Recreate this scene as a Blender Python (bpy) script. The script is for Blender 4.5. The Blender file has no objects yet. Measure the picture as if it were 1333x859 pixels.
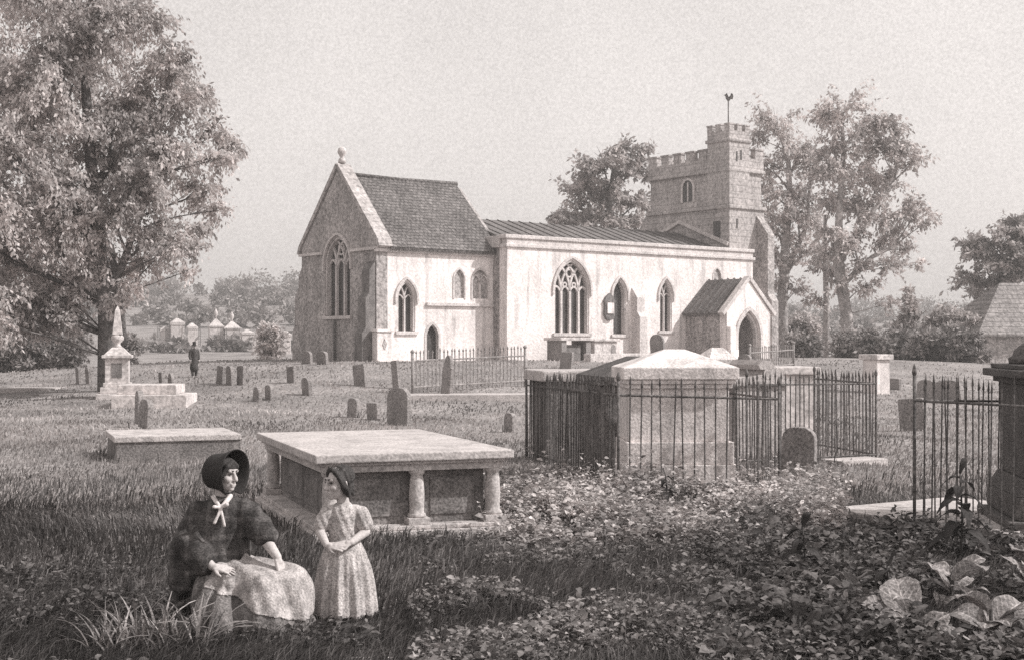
import bpy, bmesh, math, random
import numpy as np
from mathutils import Vector, Matrix
from mathutils.geometry import tessellate_polygon

random.seed(7); rng = np.random.default_rng(7)
SC = bpy.context.scene
COL = SC.collection
PI = math.pi
F = 1750.0; HX = 666.5; HY = 445.0; EYE = 2.0      # focal length and horizon of the 1333 px wide picture
TH = math.radians(38)                              # heading of the church axis
UX, UY = math.cos(TH), math.sin(TH)
CX, CY, CZ = -6.25, 62.0, 1.1                      # south-east corner of the chancel

def sst(a, b, x):
    t = min(1.0, max(0.0, (x-a)/(b-a))); return t*t*(3-2*t)
def church_dist(x, y):
    dx, dy = x-CX, y-CY
    s = dx*UX+dy*UY; w = -dx*UY+dy*UX
    a = max(-1-s, 0, s-27); b = max(-4-w, 0, w-8)
    return math.hypot(a, b)
def terrain(x, y):
    z = CZ*(1-sst(0, 24, church_dist(x, y)))*(1.0)
    z += 0.03*math.sin(x*0.9+1)*math.cos(y*0.7)+0.02*math.sin(x*2.1+y*1.3)
    z *= 1.0
    # low bank the woman sits on
    d = math.hypot((x+2.02)/0.5, (y-9.45)/0.42); z += 0.22*(1-sst(0.0, 1.2, d))
    # rise of the fields beyond the churchyard
    side = 1-0.62*sst(-20, 120, x)
    z += (17*sst(130, 420, y)+30*sst(420, 1200, y))*side + 2.0*math.sin(x*0.011+0.6)*sst(250, 450, y)
    return z
def at(px, py, Y):
    return Vector(((px-HX)/F*Y, Y, EYE-(py-HY)/F*Y))
def ground(px, py):
    Y = 6.0
    while Y < 200:
        X = (px-HX)/F*Y
        if HY-F*(terrain(X, Y)-EYE)/Y <= py: break
        Y += 0.05
    return Vector((X, Y, terrain(X, Y)))
def gz(x, y): return Vector((x, y, terrain(x, y)))

# ---------------------------------------------------------------- materials
TINT = (1.0, 0.93, 0.91)
MATS = {}
def mono(name, g, grain=(20, .25), patch=(1.5, .12), rough=.9, trans=0.0, island=0.0, bump=0.0, course=None, plaid=None, spec=.15, stains=0, lichen=0, veins=0):
    m = bpy.data.materials.new(name); m.use_nodes = True
    nt = m.node_tree; N = nt.nodes; L = nt.links; N.clear()
    out = N.new('ShaderNodeOutputMaterial'); geo = N.new('ShaderNodeNewGeometry')
    def math_(op, a, b):
        n = N.new('ShaderNodeMath'); n.operation = op
        for i, v in enumerate((a, b)):
            if isinstance(v, (int, float)): n.inputs[i].default_value = v
            else: L.new(v, n.inputs[i])
        return n.outputs[0]
    def nz(scale, amt, detail=2.0):
        n = N.new('ShaderNodeTexNoise'); n.inputs['Scale'].default_value = scale; n.inputs['Detail'].default_value = detail
        L.new(geo.outputs['Position'], n.inputs['Vector'])
        r = N.new('ShaderNodeMapRange'); r.inputs[1].default_value = .3; r.inputs[2].default_value = .7
        r.inputs[3].default_value = 1-amt; r.inputs[4].default_value = 1+amt
        L.new(n.outputs['Fac'], r.inputs[0]); return r.outputs[0], n.outputs['Fac']
    v = g
    gr, gf = nz(*grain); v = math_('MULTIPLY', gr, v)
    pa, pf = nz(*patch, 4.0); v = math_('MULTIPLY', pa, v)
    height = gf
    if island:
        r = N.new('ShaderNodeMapRange'); r.inputs[3].default_value = 1-island; r.inputs[4].default_value = 1+island
        L.new(geo.outputs['Random Per Island'], r.inputs[0]); v = math_('MULTIPLY', r.outputs[0], v)
    if stains:                                    # streaks of weather running down a wall
        tc = N.new('ShaderNodeTexCoord'); mp = N.new('ShaderNodeMapping'); mp.inputs['Scale'].default_value = (3, 3, .35)
        L.new(tc.outputs['Object'], mp.inputs[0]); n = N.new('ShaderNodeTexNoise'); n.inputs['Scale'].default_value = 1.0
        n.inputs['Detail'].default_value = 5; L.new(mp.outputs[0], n.inputs['Vector'])
        r = N.new('ShaderNodeMapRange'); r.inputs[1].default_value = .52; r.inputs[2].default_value = .75
        r.inputs[3].default_value = 1; r.inputs[4].default_value = 1-stains
        L.new(n.outputs['Fac'], r.inputs[0]); v = math_('MULTIPLY', r.outputs[0], v)
    if lichen:                                    # blotches of lichen and soot with edges of their own
        n = N.new('ShaderNodeTexNoise'); n.inputs['Scale'].default_value = grain[0]*.22; n.inputs['Detail'].default_value = 6; n.inputs['Roughness'].default_value = .65
        L.new(geo.outputs['Position'], n.inputs['Vector']); r = N.new('ShaderNodeMapRange'); r.inputs[1].default_value = .50; r.inputs[2].default_value = .62
        r.inputs[3].default_value = 1; r.inputs[4].default_value = 1-lichen; L.new(n.outputs['Fac'], r.inputs[0]); v = math_('MULTIPLY', r.outputs[0], v)
    if veins:                                     # pale midrib and side veins of a leaf lying along its own x axis
        tc = N.new('ShaderNodeTexCoord'); sp = N.new('ShaderNodeSeparateXYZ'); L.new(tc.outputs['Object'], sp.inputs[0])
        ay = math_('ABSOLUTE', sp.outputs[1], 0.0); s_ = math_('SINE', math_('MULTIPLY', math_('SUBTRACT', sp.outputs[0], math_('MULTIPLY', ay, .8)), veins), 0.0)
        side = math_('MULTIPLY', math_('GREATER_THAN', s_, .86), .55); rib = math_('MULTIPLY', math_('LESS_THAN', ay, .005), .8)
        v = math_('MULTIPLY', v, math_('ADD', 1.0, math_('MAXIMUM', side, rib)))
    if course:                                    # (kind, length, height, joint darkness): stone courses or roof tiles
        kind, bw, bh, dk = course
        tc = N.new('ShaderNodeTexCoord'); sp = N.new('ShaderNodeSeparateXYZ'); L.new(tc.outputs['Object'], sp.inputs[0])
        cb = N.new('ShaderNodeCombineXYZ')
        L.new(math_('ADD', sp.outputs[0], sp.outputs[1]) if kind == 'wall' else sp.outputs[0], cb.inputs[0]); L.new(sp.outputs[2], cb.inputs[1])
        b = N.new('ShaderNodeTexBrick'); b.inputs['Scale'].default_value = 1; b.inputs['Brick Width'].default_value = bw
        b.inputs['Row Height'].default_value = bh; b.inputs['Mortar Size'].default_value = bh*.09
        b.inputs['Color1'].default_value = (1+dk*.3,)*3+(1,); b.inputs['Color2'].default_value = (1-dk*.45,)*3+(1,)
        b.inputs['Mortar'].default_value = (1-dk,)*3+(1,); b.inputs['Mortar Smooth'].default_value = .4
        L.new(cb.outputs[0], b.inputs['Vector'])
        bw_ = N.new('ShaderNodeRGBToBW'); L.new(b.outputs['Color'], bw_.inputs[0]); v = math_('MULTIPLY', bw_.outputs[0], v)
        height = math_('SUBTRACT', gf, b.outputs['Fac'])
    if plaid:
        tc = N.new('ShaderNodeTexCoord')
        for d in ('X', 'Z'):
            w = N.new('ShaderNodeTexWave'); w.bands_direction = d; w.inputs['Scale'].default_value = plaid
            w.inputs['Distortion'].default_value = 2.5; w.inputs['Detail Scale'].default_value = 1.2
            L.new(tc.outputs['Object'], w.inputs['Vector'])
            r = N.new('ShaderNodeMapRange'); r.inputs[1].default_value = .72; r.inputs[2].default_value = .95
            r.inputs[3].default_value = 1; r.inputs[4].default_value = 1.5; L.new(w.outputs['Fac'], r.inputs[0])
            v = math_('MULTIPLY', r.outputs[0], v)
    sc = N.new('ShaderNodeVectorMath'); sc.operation = 'SCALE'; sc.inputs[0].default_value = TINT
    L.new(v, sc.inputs['Scale'])
    p = N.new('ShaderNodeBsdfPrincipled'); p.inputs['Roughness'].default_value = rough
    p.inputs['Specular IOR Level'].default_value = spec
    L.new(sc.outputs[0], p.inputs['Base Color'])
    if bump:
        bn = N.new('ShaderNodeBump'); bn.inputs['Strength'].default_value = 1; bn.inputs['Distance'].default_value = bump
        L.new(height, bn.inputs['Height']); L.new(bn.outputs[0], p.inputs['Normal'])
    sh = p.outputs[0]
    if trans:
        t = N.new('ShaderNodeBsdfTranslucent'); L.new(sc.outputs[0], t.inputs['Color'])
        mx = N.new('ShaderNodeMixShader'); mx.inputs[0].default_value = trans
        L.new(sh, mx.inputs[1]); L.new(t.outputs[0], mx.inputs[2]); sh = mx.outputs[0]
    L.new(sh, out.inputs['Surface']); MATS[name] = m
    return m

M = dict(
 render=mono('limewashed_render', .84, (9, .16), (.6, .12), bump=.02, stains=.42, lichen=.08),
 rubble_shade=mono('rubble_and_shaded_wall', .41, (7, .42), (.9, .2), bump=.05, stains=.3, lichen=.15),  # also on east-facing walls, where their shade is put into this darker colour
 tower=mono('tower_stone', .45, (7, .32), (.7, .16), bump=.015, course=('wall', 1.1, .36, .10), stains=.3),
 dress=mono('dressed_stone', .62, (10, .22), (1.2, .12), bump=.02, stains=.2),
 tiles=mono('roof_tiles', .17, (8, .45), (.7, .25), bump=.05, course=('roof', .24, .16, .45)),
 lead=mono('roof_lead', .16, (8, .35), (.8, .2), bump=.02),
 glass=mono('leaded_glass', .08, (14, .5), (2, .2), rough=.35, spec=.4),
 door=mono('oak_door', .08, (14, .4), (2, .2)),
 iron=mono('painted_iron', .13, (30, .5), (4, .4), rough=.8, spec=.1),
 iron_pale=mono('weathered_iron', .30, (14, .4), (2, .2), rough=.8),
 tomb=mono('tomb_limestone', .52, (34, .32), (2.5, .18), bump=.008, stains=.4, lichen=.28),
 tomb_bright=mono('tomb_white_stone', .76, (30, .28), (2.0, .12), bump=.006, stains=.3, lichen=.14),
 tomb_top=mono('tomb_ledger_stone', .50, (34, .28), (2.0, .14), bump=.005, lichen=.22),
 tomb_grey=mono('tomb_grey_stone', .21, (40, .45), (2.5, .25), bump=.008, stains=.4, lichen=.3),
 tomb_dark=mono('tomb_dark_stone', .115, (40, .45), (2.5, .25), bump=.01),  # even dark tone; on the hipped lid it stands for shade
 tomb_far=mono('tomb_pale_stone', .62, (10, .3), (1.2, .15), bump=.01, stains=.3, lichen=.2),
 head=mono('headstone_slate', .27, (24, .45), (2.0, .2), bump=.01),
 head_edge=mono('headstone_limestone', .30, (24, .4), (2.0, .2), bump=.01, stains=.3),
 soil=mono('turf', .27, (9, .45), (.35, .28), bump=.05),
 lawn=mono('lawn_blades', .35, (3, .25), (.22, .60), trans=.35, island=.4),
 rank=mono('shade_toned_rank_grass_blades', .12, (5, .3), (.6, .4), trans=.3, island=.6),  # shade of the foreground is put into this dark blade colour
 weed=mono('weed_leaves', .42, (30, .25), (.9, .35), trans=.25, island=.55),
 weed_mid=mono('mid_weed_leaves', .22, (30, .3), (.9, .4), trans=.25, island=.55),
 weed_dark=mono('dark_weed_leaves', .13, (40, .4), (.9, .35), trans=.2, island=.6),
 weed_black=mono('blackish_weed_leaves', .05, (40, .3), (3, .3), trans=.1),
 burdock=mono('burdock_leaf', .27, (45, .45), (5, .35), trans=.2, bump=.01, veins=150),
 sedge=mono('sedge_blade', .30, (40, .3), (5, .3), trans=.3, island=.7),
 stem=mono('weed_stem', .07, (40, .3), (5, .2)),
 leaf_near=mono('tree_leaves', .56, (2.0, .3), (.35, .3), trans=.45, island=.4),
 leaf_mid=mono('pale_tree_leaves', .60, (1.5, .3), (.25, .25), trans=.5, island=.4),
 leaf_dark=mono('dark_tree_leaves', .47, (1.5, .3), (.25, .25), trans=.45, island=.45),
 leaf_bush=mono('bush_leaves', .27, (2.5, .3), (.4, .3), trans=.3, island=.5),
 bark=mono('tree_bark', .16, (8, .45), (1, .3), bump=.03),
 bark_pale=mono('pale_tree_bark', .38, (6, .4), (1, .3), bump=.03),
 thatch=mono('barn_roof', .28, (5, .35), (.5, .15), bump=.05, course=('roof', .6, .3, .3)),
 skin=mono('skin', .52, (70, .16), (8, .08), rough=.7),
 eye=mono('eye_dark', .04, (80, .1), (8, .05), rough=.4),
 bonnet=mono('black_bonnet_cloth', .04, (90, .3), (8, .2), rough=.8),
 hair=mono('dark_hair', .055, (120, .6), (12, .3), rough=.7),
 shawl=mono('plaid_shawl_cloth', .06, (80, .5), (9, .5), plaid=2.6, bump=.004),
 shawl_plain=mono('dark_dress_cloth', .04, (80, .4), (10, .3)),
 scarf=mono('white_scarf_cloth', .65, (90, .2), (10, .1)),
 skirt=mono('grey_skirt_cloth', .17, (75, .5), (9, .35), bump=.006),
 apron=mono('pale_apron_cloth', .38, (75, .35), (14, .38), bump=.006),
 frock=mono('grey_frock_cloth', .42, (75, .45), (9, .3), bump=.004),
 shoe=mono('black_shoe_leather', .045, (80, .2), (9, .1), rough=.5),
 coat=mono('dark_coat_cloth', .07, (18, .4), (3, .2)),
)

# ---------------------------------------------------------------- mesh builder
class MB:
    def __init__(s): s.v = []; s.f = []; s.sm = []
    def add(s, vs, fs, smooth=False):
        o = len(s.v); s.v += [tuple(v) for v in vs]; s.f += [tuple(i+o for i in f) for f in fs]; s.sm += [smooth]*len(fs); return s
    def box(s, x0, x1, y0, y1, z0, z1, T=None, ch=0.0):
        if ch:
            bm = bmesh.new(); bmesh.ops.create_cube(bm, size=1)
            for v in bm.verts: v.co = Vector(((x0+x1)/2+v.co.x*(x1-x0), (y0+y1)/2+v.co.y*(y1-y0), (z0+z1)/2+v.co.z*(z1-z0)))
            bmesh.ops.bevel(bm, geom=bm.edges[:], offset=ch, segments=2, affect='EDGES', profile=.6)
            bm.verts.index_update()
            vs = [v.co.copy() for v in bm.verts]; fs = [[v.index for v in f.verts] for f in bm.faces]; bm.free()
        else:
            vs = [Vector(p) for p in ((x0,y0,z0),(x1,y0,z0),(x1,y1,z0),(x0,y1,z0),(x0,y0,z1),(x1,y0,z1),(x1,y1,z1),(x0,y1,z1))]
            fs = [(0,3,2,1),(4,5,6,7),(0,1,5,4),(1,2,6,5),(2,3,7,6),(3,0,4,7)]
        if T: vs = [T(v) for v in vs]
        return s.add(vs, fs)
    def hexa(s, bot, top):                        # two quads, same order
        return s.add(list(bot)+list(top), [(3,2,1,0),(4,5,6,7),(0,1,5,4),(1,2,6,5),(2,3,7,6),(3,0,4,7)])
    def prism(s, pts, fn, d0, d1):                # polygon of (a,z) swept from depth d0 to d1 through fn(a,z,d)
        n = len(pts); A = [fn(a, z, d0) for a, z in pts]; B = [fn(a, z, d1) for a, z in pts]
        tr = tessellate_polygon([[Vector((a, z, 0)) for a, z in pts]])
        fs = [tuple(t) for t in tr]+[tuple(n+i for i in reversed(t)) for t in tr]
        fs += [(i, (i+1) % n, n+(i+1) % n, n+i) for i in range(n)]
        return s.add(A+B, fs)
    def plate(s, outer, holes, fn, thick):        # wall with real openings
        loops = [outer]+holes; flat = [p for l in loops for p in l]; n = len(flat)
        tr = tessellate_polygon([[Vector((a, z, 0)) for a, z in l] for l in loops])
        vs = [fn(a, z, 0) for a, z in flat]+[fn(a, z, -thick) for a, z in flat]
        fs = [tuple(t) for t in tr]+[tuple(n+i for i in reversed(t)) for t in tr]
        o = 0
        for l in loops:
            k = len(l); fs += [(o+i, o+(i+1) % k, n+o+(i+1) % k, n+o+i) for i in range(k)]; o += k
        return s.add(vs, fs)
    def strip(s, pts, fn, w, d0, d1, closed=False):   # moulding of width w that follows a line in a wall plane
        n = len(pts); L = []; R = []
        for i, p in enumerate(pts):
            a = pts[(i-1) % n] if closed or i > 0 else p; b = pts[(i+1) % n] if closed or i < n-1 else p
            t = Vector((b[0]-a[0], b[1]-a[1])); t = t.normalized() if t.length > 1e-9 else Vector((1, 0)); q = Vector((-t.y, t.x))*w/2
            L.append((p[0]+q.x, p[1]+q.y)); R.append((p[0]-q.x, p[1]-q.y))
        vs = []
        for i in range(n): vs += [fn(*L[i], d0), fn(*R[i], d0), fn(*R[i], d1), fn(*L[i], d1)]
        fs = []
        for i in range(n if closed else n-1):
            a = 4*i; b = 4*((i+1) % n)
            fs += [(a+k, a+(k+1) % 4, b+(k+1) % 4, b+k) for k in range(4)]
        if not closed: fs += [(3, 2, 1, 0), tuple(4*(n-1)+k for k in range(4))]
        return s.add(vs, fs)
    def lathe(s, prof, n=16, c=(0, 0, 0), smooth=True, sx=1, sy=1):
        vs = []; k = len(prof)
        for r, z in prof:
            for i in range(n):
                a = 2*PI*i/n; vs.append((c[0]+r*sx*math.cos(a), c[1]+r*sy*math.sin(a), c[2]+z))
        fs = [(j*n+i, j*n+(i+1) % n, (j+1)*n+(i+1) % n, (j+1)*n+i) for j in range(k-1) for i in range(n)]
        fs += [tuple(reversed(range(n))), tuple((k-1)*n+i for i in range(n))]
        return s.add(vs, fs, smooth)
    def tube(s, pts, rad, n=8, smooth=True):
        pts = [Vector(p) for p in pts]; k = len(pts); vs = []
        rad = [rad]*k if isinstance(rad, (int, float)) else rad
        ref = Vector((.3, .9, .2)).normalized()
        for i, p in enumerate(pts):
            t = (pts[min(i+1, k-1)]-pts[max(i-1, 0)]).normalized()
            a = t.cross(ref)
            if a.length < .05: a = t.cross(Vector((1, 0, 0)))
            a.normalize(); b = t.cross(a)
            vs += [p+(a*math.cos(2*PI*j/n)+b*math.sin(2*PI*j/n))*rad[i] for j in range(n)]
        fs = [(i*n+j, i*n+(j+1) % n, (i+1)*n+(j+1) % n, (i+1)*n+j) for i in range(k-1) for j in range(n)]
        fs += [tuple(reversed(range(n))), tuple((k-1)*n+j for j in range(n))]
        return s.add(vs, fs, smooth)
    def ell(s, c, r, R=None, n=18):
        vs = []; m = n//2
        for j in range(m+1):
            t = PI*j/m
            t = min(max(t, .02), PI-.02)
            for i in range(n):
                a = 2*PI*i/n; v = Vector((r[0]*math.sin(t)*math.cos(a), r[1]*math.sin(t)*math.sin(a), r[2]*math.cos(t)))
                if R: v = R @ v
                vs.append(Vector(c)+v)
        fs = [(j*n+i, (j+1)*n+i, (j+1)*n+(i+1) % n, j*n+(i+1) % n) for j in range(m) for i in range(n)]
        fs += [tuple(range(n)), tuple(reversed([m*n+i for i in range(n)]))]
        return s.add(vs, fs, True)
    def cap(s, p0, p1, r0, r1=None, n=14):        # tapered limb with round ends
        r1 = r0 if r1 is None else r1; p0 = Vector(p0); p1 = Vector(p1); t = (p1-p0).normalized()
        P = []; R = []
        for a in (-88, -60, -30): P.append(p0+t*r0*math.sin(math.radians(a))); R.append(r0*math.cos(math.radians(a)))
        for k in range(5): P.append(p0.lerp(p1, k/4)); R.append(r0+(r1-r0)*k/4)
        for a in (30, 60, 88): P.append(p1+t*r1*math.sin(math.radians(a))); R.append(r1*math.cos(math.radians(a)))
        ref = Vector((1, 0, 0)) if abs(t.x) < .8 else Vector((0, 1, 0)); A = t.cross(ref).normalized(); B = t.cross(A); vs = []
        for p, r in zip(P, R): vs += [p+(A*math.cos(2*PI*j/n)+B*math.sin(2*PI*j/n))*r for j in range(n)]
        k = len(P)
        fs = [(i*n+j, i*n+(j+1) % n, (i+1)*n+(j+1) % n, (i+1)*n+j) for i in range(k-1) for j in range(n)]
        fs += [tuple(reversed(range(n))), tuple((k-1)*n+j for j in range(n))]
        return s.add(vs, fs, True)
    def chain(s, pts, rad):
        for i in range(len(pts)-1): s.cap(pts[i], pts[i+1], rad[i], rad[i+1])
        return s
    def mesh(s, name):
        me = bpy.data.meshes.new(name); me.from_pydata(s.v, [], s.f); me.polygons.foreach_set('use_smooth', s.sm)
        bm = bmesh.new(); bm.from_mesh(me); bmesh.ops.recalc_face_normals(bm, faces=bm.faces); bm.to_mesh(me); bm.free()
        return me
    def build(s, name, mat, parent=None):
        return link(name, s.mesh(name), mat, parent)

def link(name, me, mat, parent=None):
    o = bpy.data.objects.new(name, me); COL.objects.link(o)
    if mat: me.materials.append(MATS[mat.name] if not isinstance(mat, str) else M[mat])
    if parent: o.parent = parent
    return o
def np_mesh(name, V, Fc, mat, parent=None, smooth=False):
    V = np.asarray(V, np.float32); Fc = np.asarray(Fc, np.int32); k = Fc.shape[1]
    me = bpy.data.meshes.new(name); me.vertices.add(len(V)); me.vertices.foreach_set('co', V.ravel())
    me.loops.add(Fc.size); me.loops.foreach_set('vertex_index', Fc.ravel())
    me.polygons.add(len(Fc)); me.polygons.foreach_set('loop_start', np.arange(0, Fc.size, k, dtype=np.int32))
    if smooth: me.polygons.foreach_set('use_smooth', np.ones(len(Fc), bool))
    me.update(calc_edges=True)
    return link(name, me, mat, parent)
def remesh(mb, voxel, smooth=4, disp=None):       # fuse overlapping pieces into one continuous skin
    o = link('temporary', mb.mesh('temporary'), None)
    r = o.modifiers.new('r', 'REMESH'); r.mode = 'VOXEL'; r.voxel_size = voxel; r.use_smooth_shade = True
    if smooth: q = o.modifiers.new('s', 'SMOOTH'); q.iterations = smooth; q.factor = .5
    dg = bpy.context.evaluated_depsgraph_get(); me = bpy.data.meshes.new_from_object(o.evaluated_get(dg))
    old = o.data; bpy.data.objects.remove(o); bpy.data.meshes.remove(old)
    me.polygons.foreach_set('use_smooth', [True]*len(me.polygons))
    if disp:
        n = len(me.vertices); P = np.empty(n*3, np.float32); Q = np.empty(n*3, np.float32)
        me.vertices.foreach_get('co', P); me.vertex_normals.foreach_get('vector', Q); P = P.reshape(-1, 3); Q = Q.reshape(-1, 3)
        d = np.array([disp(Vector(p)) for p in P.tolist()], np.float32); P = P+Q*d[:, None]
        me.vertices.foreach_set('co', P.ravel()); me.update()
    return me
def tag(o, label, cat, group=None):
    o['label'] = label; o['category'] = cat
    if group: o['group'] = group
    return o
def thing(name, label, cat, loc=(0, 0, 0), rz=0.0, group=None):
    o = bpy.data.objects.new(name, None); COL.objects.link(o); o.empty_display_size = .2
    o.location = loc; o.rotation_euler = (0, 0, rz); return tag(o, label, cat, group)
def structure(o): o['kind'] = 'structure'; return o
def stuff(o, label, cat): tag(o, label, cat); o['kind'] = 'stuff'; return o
def copy_tree(o, parent=None):
    c = o.copy(); COL.objects.link(c); c.parent = parent
    for ch in list(o.children): copy_tree(ch, c)
    return c
SUN, SKY, SKYK, EXPO, HAZE = 4.3, .15, 4.25, 0.0, .0012
# ---------------------------------------------------------------- people
def look(fd, roll=0.0, pitch=0.0):                # head frame: local -y is the face, z the crown
    f = Vector(fd).normalized(); y = -f; z = Vector((0, 0, 1)); x = y.cross(z).normalized(); z = x.cross(y)
    R = Matrix((x, y, z)).transposed(); return R @ Matrix.Rotation(pitch, 3, 'X') @ Matrix.Rotation(roll, 3, 'Y')
def head(mb, c, R, s=1.0):
    c = Vector(c); q = lambda *p: c+R @ (Vector(p)*s)
    E = lambda p, r: mb.ell(q(*p), [v*s for v in r], R)
    K = lambda a, b, r0, r1: mb.cap(q(*a), q(*b), r0*s, r1*s, 10)
    E((0, .018, .03), (.074, .094, .088)); E((0, -.022, -.035), (.058, .066, .078)); E((0, -.062, -.088), (.026, .026, .022))
    K((0, -.088, .018), (0, -.106, -.026), .010, .0145); E((0, -.094, -.03), (.019, .014, .010))
    K((-.04, -.076, .034), (.04, -.076, .034), .014, .014); K((-.016, -.086, -.058), (.016, -.086, -.058), .009, .009); K((-.013, -.084, -.07), (.013, -.084, -.07), .009, .009)
    for k in (-1, 1): E((k*.038, -.056, -.022), (.028, .03, .028)); E((k*.074, .008, -.005), (.011, .02, .032))
def eyes(c, R, s, par):
    c = Vector(c)
    for k in (-1, 1):
        MB().ell(c+R @ (Vector((k*.031, -.0805, .012))*s), [v*s for v in (.013, .009, .0065)], R, 12).build('eye', 'eye', par)
        MB().cap(c+R @ (Vector((k*.016, -.093, .036))*s), c+R @ (Vector((k*.047, -.081, .039))*s), .0045*s, .003*s, 8).build('eyebrow', 'hair', par)
def hand(mb, w, d, up, s=1.0, curl=.5, side=1):
    # wrist w, fingers along d, back of the hand faces up; palm plus four unequal fingers and a thumb
    w = Vector(w); d = Vector(d).normalized(); up = Vector(up); up = (up-d*up.dot(d)).normalized(); x = d.cross(up)*side
    mb.cap(w, w+d*.03*s, .026*s, .027*s)
    for k in range(4): mb.cap(w+d*.02*s+x*(k-1.5)*.013*s, w+d*.085*s+x*(k-1.5)*.02*s, .015*s, .0125*s, 10)
    for k, L in enumerate((.066, .078, .072, .056)):
        p = w+d*.088*s+x*(k-1.5)*.0205*s; a = d+x*(k-1.5)*.06
        for j in range(3):
            l = L*s*(.45, .32, .25)[j]; b = (a-up*curl*(.35+.6*j)).normalized(); mb.cap(p, p+b*l, (.0092-.0008*j)*s, (.0086-.0009*j)*s, 8); p = p+b*l
    p = w+d*.03*s-x*.026*s; q = p+(d*.8-x*.75-up*.25).normalized()*.042*s; mb.cap(p, q, .014*s, .0105*s, 8); mb.cap(q, q+(d*1.0-x*.2-up*.4).normalized()*.03*s, .0105*s, .0085*s, 8)

# seated woman
wx, wy = (308-HX)/F*9.4, 9.4
WO = thing('person', 'seated woman in dark bonnet and plaid shawl with pale apron, hand on her knee', 'person', (wx, wy, 0))
Hc = Vector((-.085, -.015, 1.072)); HR = look((.90, -.43, -.03), roll=.05)
b = MB(); head(b, Hc, HR)
b.chain([Hc+Vector((-.015, .02, -.06)), (-.10, .02, .88)], [.052, .062])
b.chain([(-.09, .03, .80), (-.09, .03, .62), (-.11, .03, .42)], [.125, .115, .145]); b.cap((-.24, .04, .82), (.07, .0, .83), .068, .066)
b.chain([(.09, 0, .82), (.205, -.09, .655), (.315, -.17, .525)], [.058, .046, .030]); hand(b, (.315, -.172, .522), (.30, -.18, -.85), (.6, -.35, .6), 1.0, .28, 1)
b.chain([(-.26, .03, .81), (-.31, -.1, .60), (-.12, -.235, .475)], [.058, .046, .030]); hand(b, (-.115, -.238, .472), (.9, -.2, -.15), (.1, -.4, .9), 1.0, .3, -1)
for P in ([(-.08, .0, .40), (.36, -.13, .36), (.40, -.17, .09)], [(-.12, -.05, .38), (.23, -.25, .34), (.21, -.32, .09)]):
    b.chain(P, [.085, .062, .04]); b.cap(P[2], P[2]+Vector((.10, -.10, -.04)) if False else Vector(P[2])+Vector((.11, -.10, -.05)), .036, .03)
body = link('body', remesh(b, .0048, 3), 'skin', WO); eyes(Hc, HR, 1.0, body)
# hair bands at the temples
h = MB(); q = lambda *p: Hc+HR @ Vector(p)
for k in (-1, 1): h.chain([q(0, -.066, .10), q(k*.05, -.064, .066), q(k*.071, -.035, .0)], [.016, .02, .018])
h.ell(q(0, .004, .062), (.083, .088, .072), HR)
link('hair', remesh(h, .005, 3), 'hair', WO)
# bonnet: deep brim open to the face, cut away under the chin
BV = []; BF = []; prof = [(-.128, .012), (-.125, .06), (-.10, .098), (-.06, .112), (-.01, .114), (.03, .122), (.075, .142), (.115, .158)]; na = 28
for (d, r_) in prof:
    for k in range(na+1):
        a = math.radians(-62)+math.radians(304)*k/na; fl = 1+.05*math.sin(a*3)*max(0, d)*6
        BV.append(Hc+HR @ Vector((r_*fl*math.cos(a)*.98, -d-.0+.012, r_*fl*math.sin(a)*1.08+.018)))
for i in range(len(prof)-1):
    for k in range(na): o = i*(na+1)+k; BF.append((o, o+1, o+na+2, o+na+1))
bo = MB().add(BV, BF, True).build('bonnet', 'bonnet', WO); so = bo.modifiers.new('s', 'SOLIDIFY'); so.thickness = .010; so.offset = 1; sb = bo.modifiers.new('u', 'SUBSURF'); sb.levels = sb.render_levels = 1
rb = MB(); rb.strip([(0, 0), (0, .001)], lambda a, z, d: Vector((0, 0, 0)), .001, 0, .001) if False else None
ch = MB().tube([q(.086, -.02, -.06), q(.055, -.05, -.112), q(.0, -.062, -.122), q(-.055, -.05, -.112), q(-.086, -.02, -.06)], .009, 6).build('bonnet_ribbon', 'bonnet', WO)
# shawl
s = MB()
s.cap((-.235, .03, .80), (.07, .0, .815), .098, .092); s.chain([(.07, 0, .80), (.15, -.05, .735), (.205, -.095, .675)], [.105, .098, .098])
s.chain([(-.08, .02, .78), (-.10, .02, .60), (-.13, .02, .42)], [.165, .185, .22]); s.chain([(-.25, .02, .78), (-.31, -.01, .58), (-.33, .0, .36)], [.115, .135, .15])
s.chain([(-.30, -.08, .60), (-.20, -.19, .50)], [.115, .095]); s.chain([(-.34, .05, .40), (-.33, .10, .16)], [.15, .14]); s.cap((-.16, .10, .4), (-.14, .14, .2), .2, .2)
def sh_fold(p):
    return .010*math.sin(p.x*26+p.z*9+3*math.sin(p.z*5))*sst(.85, .6, p.z)*1.0+.006*math.sin(p.x*55-p.z*30+p.y*20)
link('shawl', remesh(s, .011, 5, sh_fold), 'shawl', WO)
# neckerchief with a bow
m = MB(); n0 = Vector((-.075, -.170, .865))
m.chain([(-.15, -.06, .925), (-.115, -.125, .90), n0], [.016, .016, .010]); m.chain([(-.025, -.085, .935), (-.045, -.13, .90), n0], [.018, .018, .010])
m.cap(n0, n0+Vector((.045, -.012, .022)), .009, .016); m.cap(n0, n0+Vector((-.04, -.02, .008)), .009, .014); m.chain([n0, n0+Vector((-.012, -.022, -.05)), n0+Vector((-.035, -.03, -.10))], [.009, .010, .012]); m.chain([n0, n0+Vector((.016, -.022, -.05)), n0+Vector((.032, -.028, -.12))], [.009, .010, .011]); m.ell(n0, (.014, .013, .014))
link('neckerchief', remesh(m, .006, 2), 'scarf', WO)
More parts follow.
